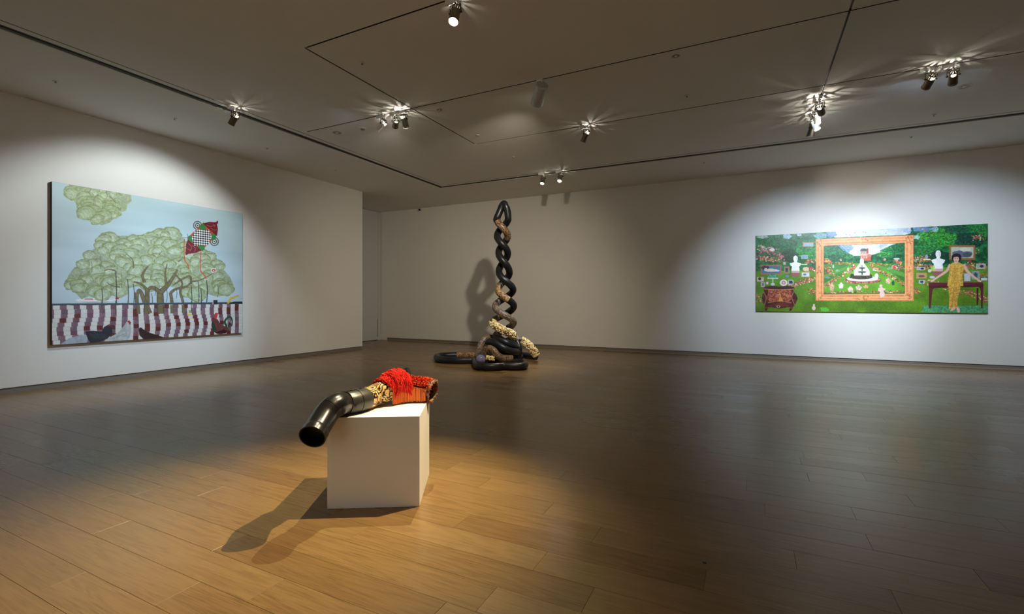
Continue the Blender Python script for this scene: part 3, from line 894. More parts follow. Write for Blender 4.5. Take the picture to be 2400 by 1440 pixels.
psec('pipe_section', 78, 89, 'pvc_grey')
tag(psec('patterned_pipe', 89, 110, 'tiger', RP - 0.001), 'pipe section printed in gold and black')
# gold-and-black patch lying along the back of the grey pipe
V, Fc = [], []
rows = 20; cols = 10
for r_ in range(rows + 1):
    i = 60 + int(r_ * 34 / rows)
    for c_ in range(cols + 1):
        a = -2.2 + 2.0 * c_ / cols + 0.18 * math.sin(r_ * 1.7)
        nn = Vector((0, 0, 1)); s_ = T0[i].cross(nn).normalized(); up = s_.cross(T0[i])
        V.append(path0[i] + (up * math.cos(a) + s_ * math.sin(a)) * (RP + 0.0052))
for r_ in range(rows):
    for c_ in range(cols):
        k = r_ * (cols + 1) + c_
        Fc.append((k, k + 1, k + cols + 2, k + cols + 1))
mesh_obj('gold_patch', V, Fc, M['tiger'], pipe, smooth=True)

# red half: a humped core hidden under cords
core = catmull([Q(1370, 495, 3.55), Q(1450, 462, 3.60), Q(1540, 392, 3.65), Q(1640, 350, 3.69), Q(1740, 370, 3.72), Q(1840, 420, 3.74), Q(1960, 440, 3.75), Q(2060, 450, 3.75), Q(2135, 470, 3.74)], 10)
core = [p - PO for p in core]
bm = bmesh.new()
crad = [0.078 + 0.006 * math.sin(i * 0.13) for i in range(len(core))]
add_tube(bm, core[7:72], crad[7:72], 28)
core_o = bm_obj('cord_core', bm, plain('dark_red_backing', lin(64, 12, 8), 0.9), pipe, smooth=True, auto=0.9)
link = catmull([path0[102], path0[107], core[4], core[8], core[11]], 6)
bm = bmesh.new(); add_tube(bm, link, [0.0795 + 0.0065 * q / (len(link) - 1) for q in range(len(link))], 32, (False, False))
tag(bm_obj('patterned_pipe', bm, M['tiger'], pipe, smooth=True), 'pipe section printed in gold and black')
# open right-hand end: patterned shell, mouth with its shade painted black, frayed rim
bm = bmesh.new()
Tc, Nc, Bc = frames(core)
def rgc(bm, i, off, r): return [bm.verts.new(core[i] + Tc[i] * off + (Nc[i] * math.cos(2 * math.pi * k / 32) + Bc[i] * math.sin(2 * math.pi * k / 32)) * r) for k in range(32)]
prev = None
LAST = len(core) - 1
for i, off, r in [(LAST - 9, 0, 0.074), (LAST, 0, 0.076), (LAST, 0.002, 0.079), (LAST, 0, 0.083), (LAST - 9, 0, 0.083)]:
    cur = rgc(bm, i, off, r)
    if prev:
        for k in range(32): bm.faces.new((prev[k], prev[(k + 1) % 32], cur[(k + 1) % 32], cur[k]))
    prev = cur
end_o = bm_obj('patterned_mouth', bm, vor_mat('olive_leaf_print', [(0.2, lin(20, 18, 14)), (0.4, lin(40, 34, 26)), (0.5, lin(120, 110, 70)), (0.7, lin(160, 60, 40))], 30, 0.6, 0.4, 0.3), pipe, smooth=True, auto=0.9)
bm = bmesh.new(); bm.faces.new(rgc(bm, LAST - 8, 0, 0.0735)); bm_obj('mouth_shade_disc', bm, M['inside'], end_o)  # black disc stands in for the shade deep in the mouth

def strands(name, m, seeds, parent, rad=0.0022, sides=3, label=None):
    """seeds: list of polylines; every polyline becomes one thin cord"""
    V, Fc = [], []
    for pl in seeds:
        T, N, B = frames(pl)
        n0 = len(V)
        for i, p in enumerate(pl):
            r = rad * (1.0 if i < len(pl) - 1 else 0.5)
            for k in range(sides):
                a = 2 * math.pi * k / sides
                V.append(p + (N[i] * math.cos(a) + B[i] * math.sin(a)) * r)
        for i in range(len(pl) - 1):
            for k in range(sides):
                k2 = (k + 1) % sides
                Fc.append((n0 + i * sides + k, n0 + i * sides + k2, n0 + (i + 1) * sides + k2, n0 + (i + 1) * sides + k))
    o = mesh_obj(name, V, Fc, M[m], parent)
    return tag(o, label, kind='stuff')

rnd = random.Random(11)
SIDE = [Tc[i].cross(Vector((0, 0, 1))).normalized() for i in range(len(core))]
zmin = PH - PO.z + 0.003
# 1 long red cords flowing over the hump, falling on both sides
S = []
for k in range(1500):
    i = rnd.randrange(4, 44)
    p0 = core[i].lerp(core[i + 1], rnd.random()); s = SIDE[i] * rnd.choice([1, 1, 1, -1])
    up = Vector((0, 0, 1))
    a = rnd.uniform(-0.35, 1.0) if i > 10 else rnd.uniform(-0.7, 0.35)
    pts = []
    ln = rnd.uniform(0.06, 0.13) * (0.75 if i < 12 else 1.0)
    rr = crad[i] + 0.010 + rnd.uniform(0, 0.026) * (1 if 14 < i < 38 else 0.45)
    fwd = Tc[i] * rnd.uniform(-0.03, 0.03)
    steps = 6
    for q in range(steps):
        th = a + (ln * q / (steps - 1)) / rr
        th2 = min(th, 1.75)
        rad_q = rr + rnd.uniform(-0.003, 0.004)
        p_ = p0 + fwd * (q / steps) + (up * math.cos(th2) + s * math.sin(th2)) * rad_q
        if th > 1.75: p_ = p_ - up * ((th - 1.75) * rr)
        p_ += Vector((rnd.uniform(-1, 1), rnd.uniform(-1, 1), rnd.uniform(-1, 1))) * 0.005
        p_.z = max(p_.z, zmin)
        pts.append(p_)
    S.append(pts)
strands('red_fringe', 'red', S, pipe, 0.0036, 4, 'tangled bright red cords over the hump')
# 2 shorter curly cords over the right part
S = []
for k in range(2200):
    i = rnd.randrange(38, LAST - 2)
    p0 = core[i]; s = SIDE[i]; up = Vector((0, 0, 1))
    a = rnd.uniform(-1.5, 1.05)
    nrm = up * math.cos(a) + s * math.sin(a)
    base_p = p0 + nrm * (crad[i] - 0.002)
    tip = base_p + nrm * rnd.uniform(0.010, 0.022) + Vector((rnd.uniform(-1, 1), rnd.uniform(-1, 1), rnd.uniform(-1, 0.4))) * 0.014
    mid = (base_p + tip) / 2 + Vector((rnd.uniform(-1, 1), rnd.uniform(-1, 1), rnd.uniform(-1, 1))) * 0.006
    S.append([base_p, mid, tip])
strands('curly_fringe', 'redcurl', S, pipe, 0.0032, 3, 'short curly red orange cords on the right part')
# 3 upright orange bristles hanging straight down the front
S = []
for k in range(1500):
    f = rnd.uniform(10, 71); i = int(f)
    p0 = core[i].lerp(core[i + 1], f - i)
    front = SIDE[i]
    hang = p0 + front * (crad[i] + rnd.uniform(0.0, 0.010))
    ztop = min(p0.z + 0.012 + rnd.uniform(-0.03, 0.02), p0.z + 0.03)
    edge = 0.004 + 0.022 * abs(math.sin(i * 0.7 + 1.3 * math.sin(i * 0.31))) * rnd.uniform(0.3, 1.0)
    zb = zmin + edge
    dx = Vector((rnd.uniform(-1, 1), rnd.uniform(-1, 1), 0)) * 0.002
    S.append([Vector((hang.x, hang.y, ztop)), Vector((hang.x, hang.y, (ztop + zb) / 2)) + dx * 0.5, Vector((hang.x, hang.y, zb)) + dx])
strands('orange_bristles', 'orange', S, pipe, 0.0026, 3, 'straight orange bristles hanging down the front')
# 4 frayed rim at the right end
S = []
for k in range(420):
    a = rnd.uniform(0, 2 * math.pi); nrm = Nc[LAST] * math.cos(a) + Bc[LAST] * math.sin(a)
    p0 = core[LAST] + nrm * rnd.uniform(0.074, 0.086) - Tc[LAST] * rnd.uniform(0, 0.05)
    tip = p0 + Tc[LAST] * rnd.uniform(-0.005, 0.014) + nrm * rnd.uniform(0.004, 0.016) + Vector((rnd.uniform(-1, 1), rnd.uniform(-1, 1), rnd.uniform(-1.3, 0.7))) * 0.008
    S.append([p0, (p0 + tip) / 2 + Vector((0, 0, rnd.uniform(-1, 1) * 0.003)), tip])
strands('frayed_rim', 'fray', S, end_o, 0.0016, 3, 'frayed pink and tan threads round the mouth')
# black stub standing up behind the fringe
bm = bmesh.new()
stub = catmull([Q(1640, 330, 3.80) - PO, Q(1710, 240, 3.80) - PO, Q(1758, 205, 3.79) - PO, Q(1778, 198, 3.785) - PO], 6)
add_tube(bm, stub, [0.040] * (len(stub) - 2) + [0.037, 0.030], 24)
tag(bm_obj('pipe_stub', bm, M['pvc'], pipe, smooth=True, auto=0.9), 'short black pipe end behind the red cords')

# ------------------------------------------------------------------ printed pictures (flat print: one colour per mesh point)
class Sheet:
    """a small painter: shapes are given as seen in the picture's own slanted outline and straightened onto the sheet"""
    def __init__(s, W, H, quad_, seed):
        s.W, s.H = W, H
        s.a = np.zeros((H, W, 3)); s.rs = np.random.RandomState(seed)
        A, bvec = [], []
        for (x, y), (u, v) in zip(quad_, [(0, 0), (W, 0), (W, H), (0, H)]):
            A.append([x, y, 1, 0, 0, 0, -u * x, -u * y]); bvec.append(u)
            A.append([0, 0, 0, x, y, 1, -v * x, -v * y]); bvec.append(v)
        s.h = np.append(np.linalg.solve(np.array(A, float), np.array(bvec, float)), 1).reshape(3, 3)
        s.yy, s.xx = np.mgrid[0:H, 0:W]
    def m(s, pts):
        p = np.asarray(pts, float)
        q = np.c_[p, np.ones(len(p))] @ s.h.T
        return q[:, :2] / q[:, 2:3]
    def noise(s, nx, ny):
        g = s.rs.rand(ny + 2, nx + 2)
        fx = np.linspace(0, nx, s.W); fy = np.linspace(0, ny, s.H)
        ix = fx.astype(int); iy = fy.astype(int); tx = fx - ix; ty = fy - iy
        tx = tx * tx * (3 - 2 * tx); ty = (ty * ty * (3 - 2 * ty))[:, None]
        a = g[iy][:, ix] * (1 - tx) + g[iy][:, ix + 1] * tx
        b_ = g[iy + 1][:, ix] * (1 - tx) + g[iy + 1][:, ix + 1] * tx
        return a * (1 - ty) + b_ * ty
    def mask(s, q):
        x0 = max(int(q[:, 0].min()) - 1, 0); x1 = min(int(q[:, 0].max()) + 2, s.W)
        y0 = max(int(q[:, 1].min()) - 1, 0); y1 = min(int(q[:, 1].max()) + 2, s.H)
        if x1 <= x0 or y1 <= y0: return None
        X = s.xx[y0:y1, x0:x1] + 0.5; Y = s.yy[y0:y1, x0:x1] + 0.5
        ins = np.zeros(X.shape, bool)
        n = len(q)
        for i in range(n):
            xa, ya = q[i]; xb, yb = q[(i + 1) % n]
            if ya == yb: continue
            ins ^= ((ya > Y) != (yb > Y)) & (X < (xb - xa) * (Y - ya) / (yb - ya) + xa)
        return ins, slice(y0, y1), slice(x0, x1)
    def fill(s, q, col, alpha=1.0, tex=None):
        r = s.mask(q)
        if r is None: return
        ins, sy, sx = r
        sub = s.a[sy, sx]
        c = np.array(col, float)
        if callable(tex): c = tex(s.xx[sy, sx], s.yy[sy, sx])[ins]
        elif tex is not None: c = c * tex[sy, sx][ins][:, None]
        sub[ins] = sub[ins] * (1 - alpha) + c * alpha
    def poly(s, pts, col, alpha=1.0, tex=None): s.fill(s.m(pts), col, alpha, tex)
    def rect(s, x0, y0, x1, y1, col, alpha=1.0, tex=None): s.poly([(x0, y0), (x1, y0), (x1, y1), (x0, y1)], col, alpha, tex)
    def ell(s, cx, cy, rx, ry, col, rot=0.0, alpha=1.0, tex=None, lump=0.0, n=28):
        pts = []
        ph = s.rs.rand() * 6
        for k in range(n):
            t_ = 2 * math.pi * k / n
            f = 1 + lump * (math.sin(5 * t_ + ph) + 0.6 * math.sin(9 * t_ + ph * 2))
            x, y = rx * f * math.cos(t_), ry * f * math.sin(t_)
            pts.append((cx + x * math.cos(rot) - y * math.sin(rot), cy + x * math.sin(rot) + y * math.cos(rot)))
        s.poly(pts, col, alpha, tex)
    def line(s, pts, w, col, alpha=1.0, w2=None, tex=None):
        p = np.asarray(pts, float)
        if len(p) > 2: p = np.array([(q.x, q.y) for q in catmull([(a, b_, 0) for a, b_ in p], 6)])
        w2 = w if w2 is None else w2
        n = len(p)
        d_ = np.gradient(p, axis=0); nn = np.c_[-d_[:, 1], d_[:, 0]]; nn /= np.linalg.norm(nn, axis=1)[:, None] + 1e-9
        ww = np.linspace(w, w2, n)[:, None] * 0.5
        s.poly(np.r_[p + nn * ww, (p - nn * ww)[::-1]], col, alpha, tex)

def to_linear(a):
    a = np.clip(a / 255.0, 0, 1)
    return np.where(a <= 0.04045, a / 12.92, ((a + 0.055) / 1.055) ** 2.4)

def print_sheet(name, sheet, o, ux, uy, w, h, parent, m):
    """grid in the picture plane, coloured point by point; o = top left, ux right, uy down"""
    H, W = sheet.H // 2, sheet.W // 2
    img = sheet.a[:H * 2, :W * 2].reshape(H, 2, W, 2, 3).mean((1, 3))
    img = to_linear(img)
    u, v = np.meshgrid((np.arange(W)) / (W - 1.0), (np.arange(H)) / (H - 1.0))
    P = np.array(o)[None, None] + u[..., None] * w * np.array(ux) + v[..., None] * h * np.array(uy)
    me = bpy.data.meshes.new(name)
    n = W * H
    me.vertices.add(n); me.vertices.foreach_set('co', P.reshape(-1).astype(np.float32))
    idx = np.arange(n).reshape(H, W)
    q = np.stack([idx[:-1, :-1], idx[1:, :-1], idx[1:, 1:], idx[:-1, 1:]], -1).reshape(-1, 4)
    me.loops.add(q.size); me.loops.foreach_set('vertex_index', q.reshape(-1).astype(np.int32))
    me.polygons.add(len(q)); me.polygons.foreach_set('loop_start', (np.arange(len(q)) * 4).astype(np.int32))
    me.update(calc_edges=True); me.validate()
    ca = me.color_attributes.new('print', 'FLOAT_COLOR', 'POINT')
    ca.data.foreach_set('color', np.c_[img.reshape(-1, 3), np.ones(n)].astype(np.float32).reshape(-1))
    me.materials.append(m)
    ob = bpy.data.objects.new(name, me); C.objects.link(ob); ob.parent = parent
    return ob

def foliage(s, poly, count, size, light, edge, seed, shade=None):
    """crown of overlapping leaf clumps inside an outline"""
    rs = np.random.RandomState(seed)
    P = np.asarray(poly, float); lo, hi = P.min(0), P.max(0)
    def inside(x, y):
        c = False
        for i in range(len(P)):
            (xa, ya), (xb, yb) = P[i], P[(i + 1) % len(P)]
            if (ya > y) != (yb > y) and x < (xb - xa) * (y - ya) / (yb - ya) + xa: c = not c
        return c
    pts = []
    while len(pts) < count:
        x, y = rs.uniform(lo[0], hi[0]), rs.uniform(lo[1], hi[1])
        if inside(x, y): pts.append((x, y))
    pts.sort(key=lambda p: p[1])
    fine = 0.90 + 0.20 * s.noise(s.W // 5, s.H // 5); mid = 0.94 + 0.12 * s.noise(s.W // 16, s.H // 16)
    tx = fine * mid
    s.poly(poly, np.array(light) * 0.9, 1.0, tx)
    for x, y in pts:
        r = size * rs.uniform(0.65, 1.25); ry = r * rs.uniform(0.55, 0.8); rt = rs.uniform(-0.4, 0.4)
        s.ell(x, y, r, ry, edge, rt, 0.95, tx, 0.05)
        s.ell(x + r * .03, y + ry * 0.06, r * .90, ry * .86, np.array(light) * 0.96, rt, 0.8, tx, 0.05)
        s.ell(x - r * .05, y + ry * .12, r * .62, ry * .55, np.array(light) * 1.03 + np.array([6, 8, 14]), rt, 0.7, tx, 0.07)

# ---- the tree painting on the left wall
W1, H1 = 1120, 910
s = Sheet(W1, H1, [(118, 92), (1588, 333), (1588, 1243), (113, 1340)], 5)
g = np.linspace(0, 1, H1)[:, None, None]; gx = np.linspace(0, 1, W1)[None, :, None]
s.a[:] = (np.array([182, 209, 216]) * (1 - g) + np.array([186, 204, 220]) * g)
s.a += (s.noise(5, 9)[..., None] - 0.5) * 12 + (s.noise(3, 26)[..., None] - 0.5) * 7
foliage(s, [(250, 112), (243, 185), (300, 255), (325, 325), (440, 385), (500, 425), (560, 405), (600, 370), (610, 340), (690, 310), (700, 265), (733, 240), (727, 193)], 30, 64, (174, 192, 152), (136, 156, 98), 3)
for pts in [[(420, 145), (400, 175), (340, 165)], [(535, 165), (545, 200), (530, 225)], [(480, 190), (445, 220), (440, 270)], [(630, 180), (665, 200)], [(560, 200), (600, 240), (610, 265)], [(400, 175), (420, 200)]]:
    s.line(pts, 7, (120, 104, 72), 0.8, 3)
# airliners behind the tree
s.poly([(292, 995), (330, 982), (420, 980), (600, 983), (640, 960), (632, 992), (560, 1004), (420, 1010), (320, 1008)], (226, 226, 228))
s.poly([(600, 983), (640, 955), (630, 990)], (196, 60, 44)); s.poly([(330, 1008), (560, 1004), (520, 1018), (400, 1018)], (170, 176, 186))
s.rect(368, 984, 432, 991, (200, 70, 60)); s.rect(440, 986, 590, 989, (160, 168, 180))
s.poly([(1165, 1003), (1190, 996), (1250, 996), (1290, 982), (1280, 1000), (1200, 1008)], (214, 220, 226)); s.poly([(1262, 998), (1290, 982), (1280, 1000)], (60, 90, 130))
crown = [(222, 875), (240, 810), (290, 745), (380, 715), (395, 630), (500, 575), (520, 525), (600, 505), (690, 502), (790, 528), (860, 485), (960, 470), (1060, 492), (1130, 520), (1190, 600), (1280, 635), (1385, 672), (1430, 745), (1490, 815), (1520, 880), (1478, 955), (1390, 968), (1300, 940), (1220, 960), (1140, 965), (1080, 900), (940, 880), (760, 890), (640, 925), (560, 972), (440, 950), (345, 988), (290, 935)]
foliage(s, crown, 125, 64, (172, 187, 158), (134, 148, 98), 9)
brk = (118, 108, 76); brd = (84, 76, 58)
for pts, w, w2 in [([(955, 1098), (952, 1000), (950, 930)], 58, 52), ([(950, 935), (1000, 890), (1050, 820), (1085, 760)], 46, 14), ([(950, 935), (910, 905), (875, 900), (850, 930)], 34, 24),
                   ([(845, 1100), (850, 1000), (850, 910)], 46, 34), ([(850, 915), (800, 870), (745, 855)], 26, 10), ([(785, 1100), (770, 1000), (770, 935)], 26, 34), ([(770, 935), (800, 930), (860, 1090)], 20, 40),
                   ([(1045, 1092), (1040, 1000), (1030, 935)], 30, 24), ([(1030, 940), (1070, 910), (1150, 890), (1200, 850)], 24, 10), ([(1132, 1090), (1125, 1000), (1105, 930), (1120, 860), (1060, 790)], 24, 12),
                   ([(1190, 870), (1180, 810), (1110, 840), (1050, 880)], 18, 8), ([(1200, 850), (1260, 840), (1350, 795)], 12, 5), ([(830, 860), (815, 800), (855, 735)], 26, 14), ([(1000, 880), (990, 790), (1005, 715)], 22, 8),
                   ([(640, 895), (580, 885), (540, 860)], 12, 5), ([(605, 770), (560, 760), (520, 770)], 12, 6), ([(745, 750), (740, 690), (690, 640)], 10, 4), ([(940, 650), (965, 620)], 7, 3), ([(1090, 700), (1120, 680)], 8, 4)]:
    s.line(pts, w, brd, 0.95, w2); s.line(pts, w * 0.72, brk, 0.9, w2 * 0.7, 0.85 + 0.3 * s.noise(160, 90))
for x0, y0, y1, w in [(608, 770, 1105, 9), (500, 905, 1050, 7), (700, 835, 1060, 7), (745, 870, 1040, 6), (885, 940, 1060, 5), (1190, 880, 1090, 7), (1245, 850, 1060, 6), (1310, 840, 1010, 8), (1265, 900, 1070, 6), (1000, 900, 1010, 4), (910, 880, 960, 4), (650, 790, 900, 3), (1075, 900, 980, 4), (420, 700, 790, 3), (490, 650, 760, 3), (1395, 870, 970, 3)]:
    s.line([(x0, y0), (x0 + 6, (y0 + y1) / 2), (x0, y1)], w, (66, 72, 62), 0.9)
# dark quay edge
s.poly([(113, 1022), (1588, 1006), (1588, 1022), (113, 1040)], (58, 74, 84)); s.poly([(113, 1022), (1588, 1006), (1588, 1010), (113, 1027)], (90, 106, 112))
# stacked white and plum blocks
vtop = float(s.m([(600, 1032)])[0, 1]) / H1
rs = np.random.RandomState(4)
NR, NCOL = 9, 37
for r_ in range(NR):
    y0 = (vtop + (1 - vtop) * r_ / NR) * H1; y1 = (vtop + (1 - vtop) * (r_ + 1) / NR) * H1
    for c_ in range(-1, NCOL + 1):
        o_ = 0.35 * math.sin(r_ * 0.8 + 0.5) * math.cos(c_ * 0.13)
        x0 = (c_ + o_) / NCOL * W1; x1 = (c_ + 1 + o_) / NCOL * W1
        sh = rs.uniform(-5, 5)
        if c_ % 2:
            col = np.array([[126, 98, 114], [112, 88, 104], [98, 42, 40], [118, 80, 92]][rs.choice(4, p=[.4, .2, .22, .18])]) + sh
        else: col = np.array([216, 216, 214]) + sh
        q = np.array([(x0, y0 + sh * .5), (x1, y0 - sh * .3), (x1, y1), (x0, y1)])
        s.fill(q, col)
        s.fill(np.array([(x0, y1 - 2), (x1, y1 - 2), (x1, y1), (x0, y1)]), col * 0.86)
        if c_ % 2 and rs.rand() < .5: s.fill(np.array([(x0 + 8, y0), (x0 + 10, y0), (x0 + 10, y1), (x0 + 8, y1)]), col * 1.25)
for pts, w, w2 in [([(955, 1098), (952, 1030)], 56, 54), ([(845, 1100), (848, 1030)], 46, 40), ([(785, 1100), (778, 1030)], 26, 28), ([(1045, 1095), (1042, 1030)], 30, 27), ([(1132, 1092), (1128, 1030)], 24, 22), ([(875, 1095), (850, 1030)], 30, 24)]:
    s.line(pts, w, brd, 1.0, w2); s.line(pts, w * 0.7, brk, 0.9, w2 * 0.7)
for x0, y0, y1, w in [(608, 1000, 1105, 8), (500, 1000, 1060, 6), (702, 1000, 1060, 6), (1192, 1000, 1092, 6), (1268, 1000, 1075, 5)]: s.line([(x0, y0), (x0, y1)], w, (66, 72, 66), 0.9)
s.poly([(1160, 1098), (1195, 1098), (1192, 1112), (1160, 1112)], (220, 200, 90)); s.rect(1172, 1070, 1188, 1092, (150, 170, 70))
# excavator and crate on the quay
s.poly([(1465, 1018), (1490, 975), (1555, 952), (1562, 962), (1505, 985), (1480, 1020)], (216, 178, 70)); s.poly([(1485, 1018), (1520, 1004), (1582, 1003), (1588, 1018)], (36, 40, 42))
s.rect(1362, 993, 1394, 1026, (46, 44, 58)); s.rect(1354, 1000, 1363, 1026, (176, 170, 190))
# kite-like folded form with chequered middle
mar, red_, gre = (112, 26, 36), (208, 70, 48), (52, 126, 62)
for cx, cy in [(1240, 423), (1370, 545)]:
    for k, r_ in enumerate((34, 27, 20, 13)): s.ell(cx, cy, r_, r_, (60, 70, 74) if k % 2 == 0 else (214, 222, 222), 0, 0.95)
    s.ell(cx, cy, 6, 6, (70, 70, 74))
s.poly([(1160, 520), (1285, 400), (1390, 495), (1268, 620)], red_)
for cx, cy in [(1188, 525), (1278, 440), (1358, 510), (1270, 592)]: s.ell(cx, cy, 26, 26, gre)
s.poly([(1280, 408), (1330, 395), (1378, 398), (1398, 385), (1400, 405), (1390, 412), (1398, 450), (1390, 505)], mar)
s.poly([(1165, 530), (1272, 612), (1230, 632), (1170, 640), (1150, 652), (1144, 636), (1152, 600), (1150, 570)], mar)
for pts in [[(1310, 420), (1340, 430), (1380, 420)], [(1340, 440), (1370, 460), (1388, 450)], [(1170, 560), (1195, 590), (1180, 620)], [(1200, 575), (1225, 600), (1215, 625)], [(1360, 410), (1375, 435)], [(1160, 600), (1185, 612)]]:
    s.line(pts, 4, (190, 120, 120), 0.8)
ck = [(1222, 455), (1330, 455), (1350, 510), (1320, 575), (1215, 578), (1196, 520)]
qk = s.m(ck)
def chq(X, Y):
    k = ((X + Y) // 16 + (X - Y + 4000) // 16) % 2
    return np.where(k[..., None] > 0, np.array([236., 236, 234]), np.array([30., 32, 36]))
s.fill(qk, (0, 0, 0), 1.0, chq)
s.line([(1140, 525), (1136, 600), (1142, 690), (1165, 720), (1175, 755)], 6, red_); s.line([(1266, 625), (1262, 700), (1265, 770), (1290, 800), (1305, 830)], 6, red_)
s.line([(1122, 516), (1180, 515)], 3, (70, 80, 90)); s.line([(1160, 485), (1168, 520)], 3, (70, 80, 90)); s.line([(1270, 640), (1355, 638)], 3, (80, 90, 70))
s.poly([(1344, 752), (1380, 748), (1386, 778), (1348, 784)], (226, 224, 224)); s.ell(1365, 766, 14, 12, (180, 50, 56)); s.ell(1365, 768, 6, 6, (230, 220, 220))
# hens
fth = 0.90 + 0.16 * s.noise(120, 60)
def bird(body, col, dark=None, comb=None, eye=None):
    s.poly(body, col, 1.0, fth)
    if comb: s.poly(comb, (176, 34, 40))
    if eye: s.ell(eye[0], eye[1], 3, 3, (20, 18, 18))
bird([(170, 1340), (250, 1285), (340, 1262), (412, 1256), (390, 1300), (380, 1335)], (168, 180, 194))
bird([(372, 1235), (430, 1228), (500, 1236), (516, 1200), (548, 1184), (578, 1210), (582, 1250), (540, 1292), (470, 1318), (410, 1322), (390, 1290)], (44, 46, 56), comb=[(540, 1186), (560, 1178), (568, 1192)])
for k in range(9): s.line([(410 + 14 * k, 1250 + 3 * (k % 3)), (440 + 12 * k, 1290 - 3 * (k % 2))], 4, (86, 92, 104), 0.6)
bird([(500, 1322), (560, 1280), (630, 1240), (672, 1190), (690, 1160), (712, 1155), (724, 1178), (726, 1240), (716, 1278), (690, 1302)], (182, 190, 194), comb=[(696, 1160), (710, 1148), (726, 1166), (716, 1186), (708, 1168)])
for k in range(7): s.line([(560 + 16 * k, 1295 - 6 * k), (600 + 16 * k, 1285 - 7 * k)], 3, (136, 146, 156), 0.7)
bird([(784, 1212), (800, 1202), (822, 1218), (850, 1238), (930, 1262), (985, 1280), (900, 1290), (820, 1292), (790, 1262)], (52, 34, 36))
bird([(1350, 1150), (1372, 1130), (1395, 1140), (1410, 1165), (1440, 1190), (1470, 1196), (1480, 1220), (1460, 1246), (1390, 1252), (1356, 1220), (1346, 1190)], (110, 62, 60))
bird([(1346, 1180), (1360, 1150), (1372, 1180), (1386, 1220), (1380, 1248), (1356, 1222)], (40, 62, 56)); bird([(1380, 1240), (1440, 1215), (1470, 1225), (1455, 1248), (1390, 1252)], (62, 24, 30))
s.poly([(1368, 1104), (1378, 1090), (1398, 1092), (1394, 1112), (1386, 1136), (1372, 1134)], (196, 60, 66))
s.line([(1468, 1196), (1450, 1160), (1470, 1128), (1495, 1122), (1508, 1150), (1505, 1190)], 18, (36, 78, 62), 1.0, 8); s.line([(1475, 1200), (1468, 1165), (1482, 1145), (1498, 1170)], 7, (150, 176, 158), 0.9, 3); s.line([(1480, 1200), (1488, 1165), (1502, 1195)], 10, (22, 34, 34), 1.0, 5)
s.poly([(690, 1304), (960, 1282), (985, 1290), (690, 1316)], (40, 36, 40))

def picture(name, label, corner, ux, w, h, thick, normal, m_edge, sheet, m_print):
    """stretched panel: corner = top left on the face, ux = to the right, normal = into the room"""
    root = empty(name, corner + Vector(ux) * (w / 2) - Vector((0, 0, h)))
    tag(root, label, 'painting')
    O = root.location
    ux, nn, dn = Vector(ux), Vector(normal), Vector((0, 0, -1))
    e_ = 0.0015
    V = []
    for dpt in (-0.001, -thick + 0.001):
        for (a, b_) in ((0, 0), (1, 0), (1, 1), (0, 1)):
            V.append(corner - O + ux * (w * a) + dn * (h * b_) + nn * dpt)
    mesh_obj('stretcher_panel', V, [(0, 1, 2, 3), (7, 6, 5, 4), (0, 4, 5, 1), (1, 5, 6, 2), (2, 6, 7, 3), (3, 7, 4, 0)], m_edge, root)
    print_sheet('printed_face', sheet, corner - O + ux * e_ + dn * e_, ux, dn, w - 2 * e_, h - 2 * e_, root, m_print)
    return root

picture('tree_painting', 'large painting of a spreading banyan tree on the left wall', Vector((XL + 0.06, 3.525, 3.277)), (0, 1, 0), 3.17, 2.587, 0.059, (1, 0, 0), M['edge'], s, print_mat('tree_canvas_paint', 0.5))

# ---- the garden picture on the back wall
W2, H2 = 1440, 630
s = Sheet(W2, H2, [(88, 215), (2252, 97), (2257, 940), (91, 922)], 8)
n1 = s.noise(90, 40); n2 = s.noise(260, 110); n3 = s.noise(24, 10)
# lawn
g = np.linspace(0, 1, H2)[:, None, None]
lawn = np.array([96, 150, 44]) * (1 - g) + np.array([88, 128, 30]) * g
s.a[:] = lawn * (0.82 + 0.25 * n3[..., None] + 0.12 * n2[..., None])
# trees over the upper part
hor = s.m([(88, 470)])[0, 1]
tree = np.array([16, 78, 46]) * (0.45 + 1.3 * (n1 * 0.55 + n2 * 0.45)[..., None]) + np.array([10, 36, 8]) * n3[..., None]
s.a[:int(H2 * 0.47)] = tree[:int(H2 * 0.47)]
for cx, cy, rx, ry, col in [(1780, 230, 190, 90, (58, 150, 50)), (560, 360, 110, 60, (46, 140, 56)), (250, 290, 150, 60, (26, 96, 50)), (1700, 320, 130, 70, (40, 120, 54)), (2180, 170, 90, 60, (40, 120, 50)), (1960, 150, 120, 50, (20, 84, 60)), (2080, 260, 130, 80, (12, 60, 50)), (400, 400, 80, 60, (30, 60, 36)), (1800, 420, 110, 70, (14, 50, 42)), (560, 300, 90, 50, (30, 110, 50))]:
    s.ell(cx, cy, rx, ry, col, 0, 0.8, 0.55 + 0.9 * n2, 0.06)
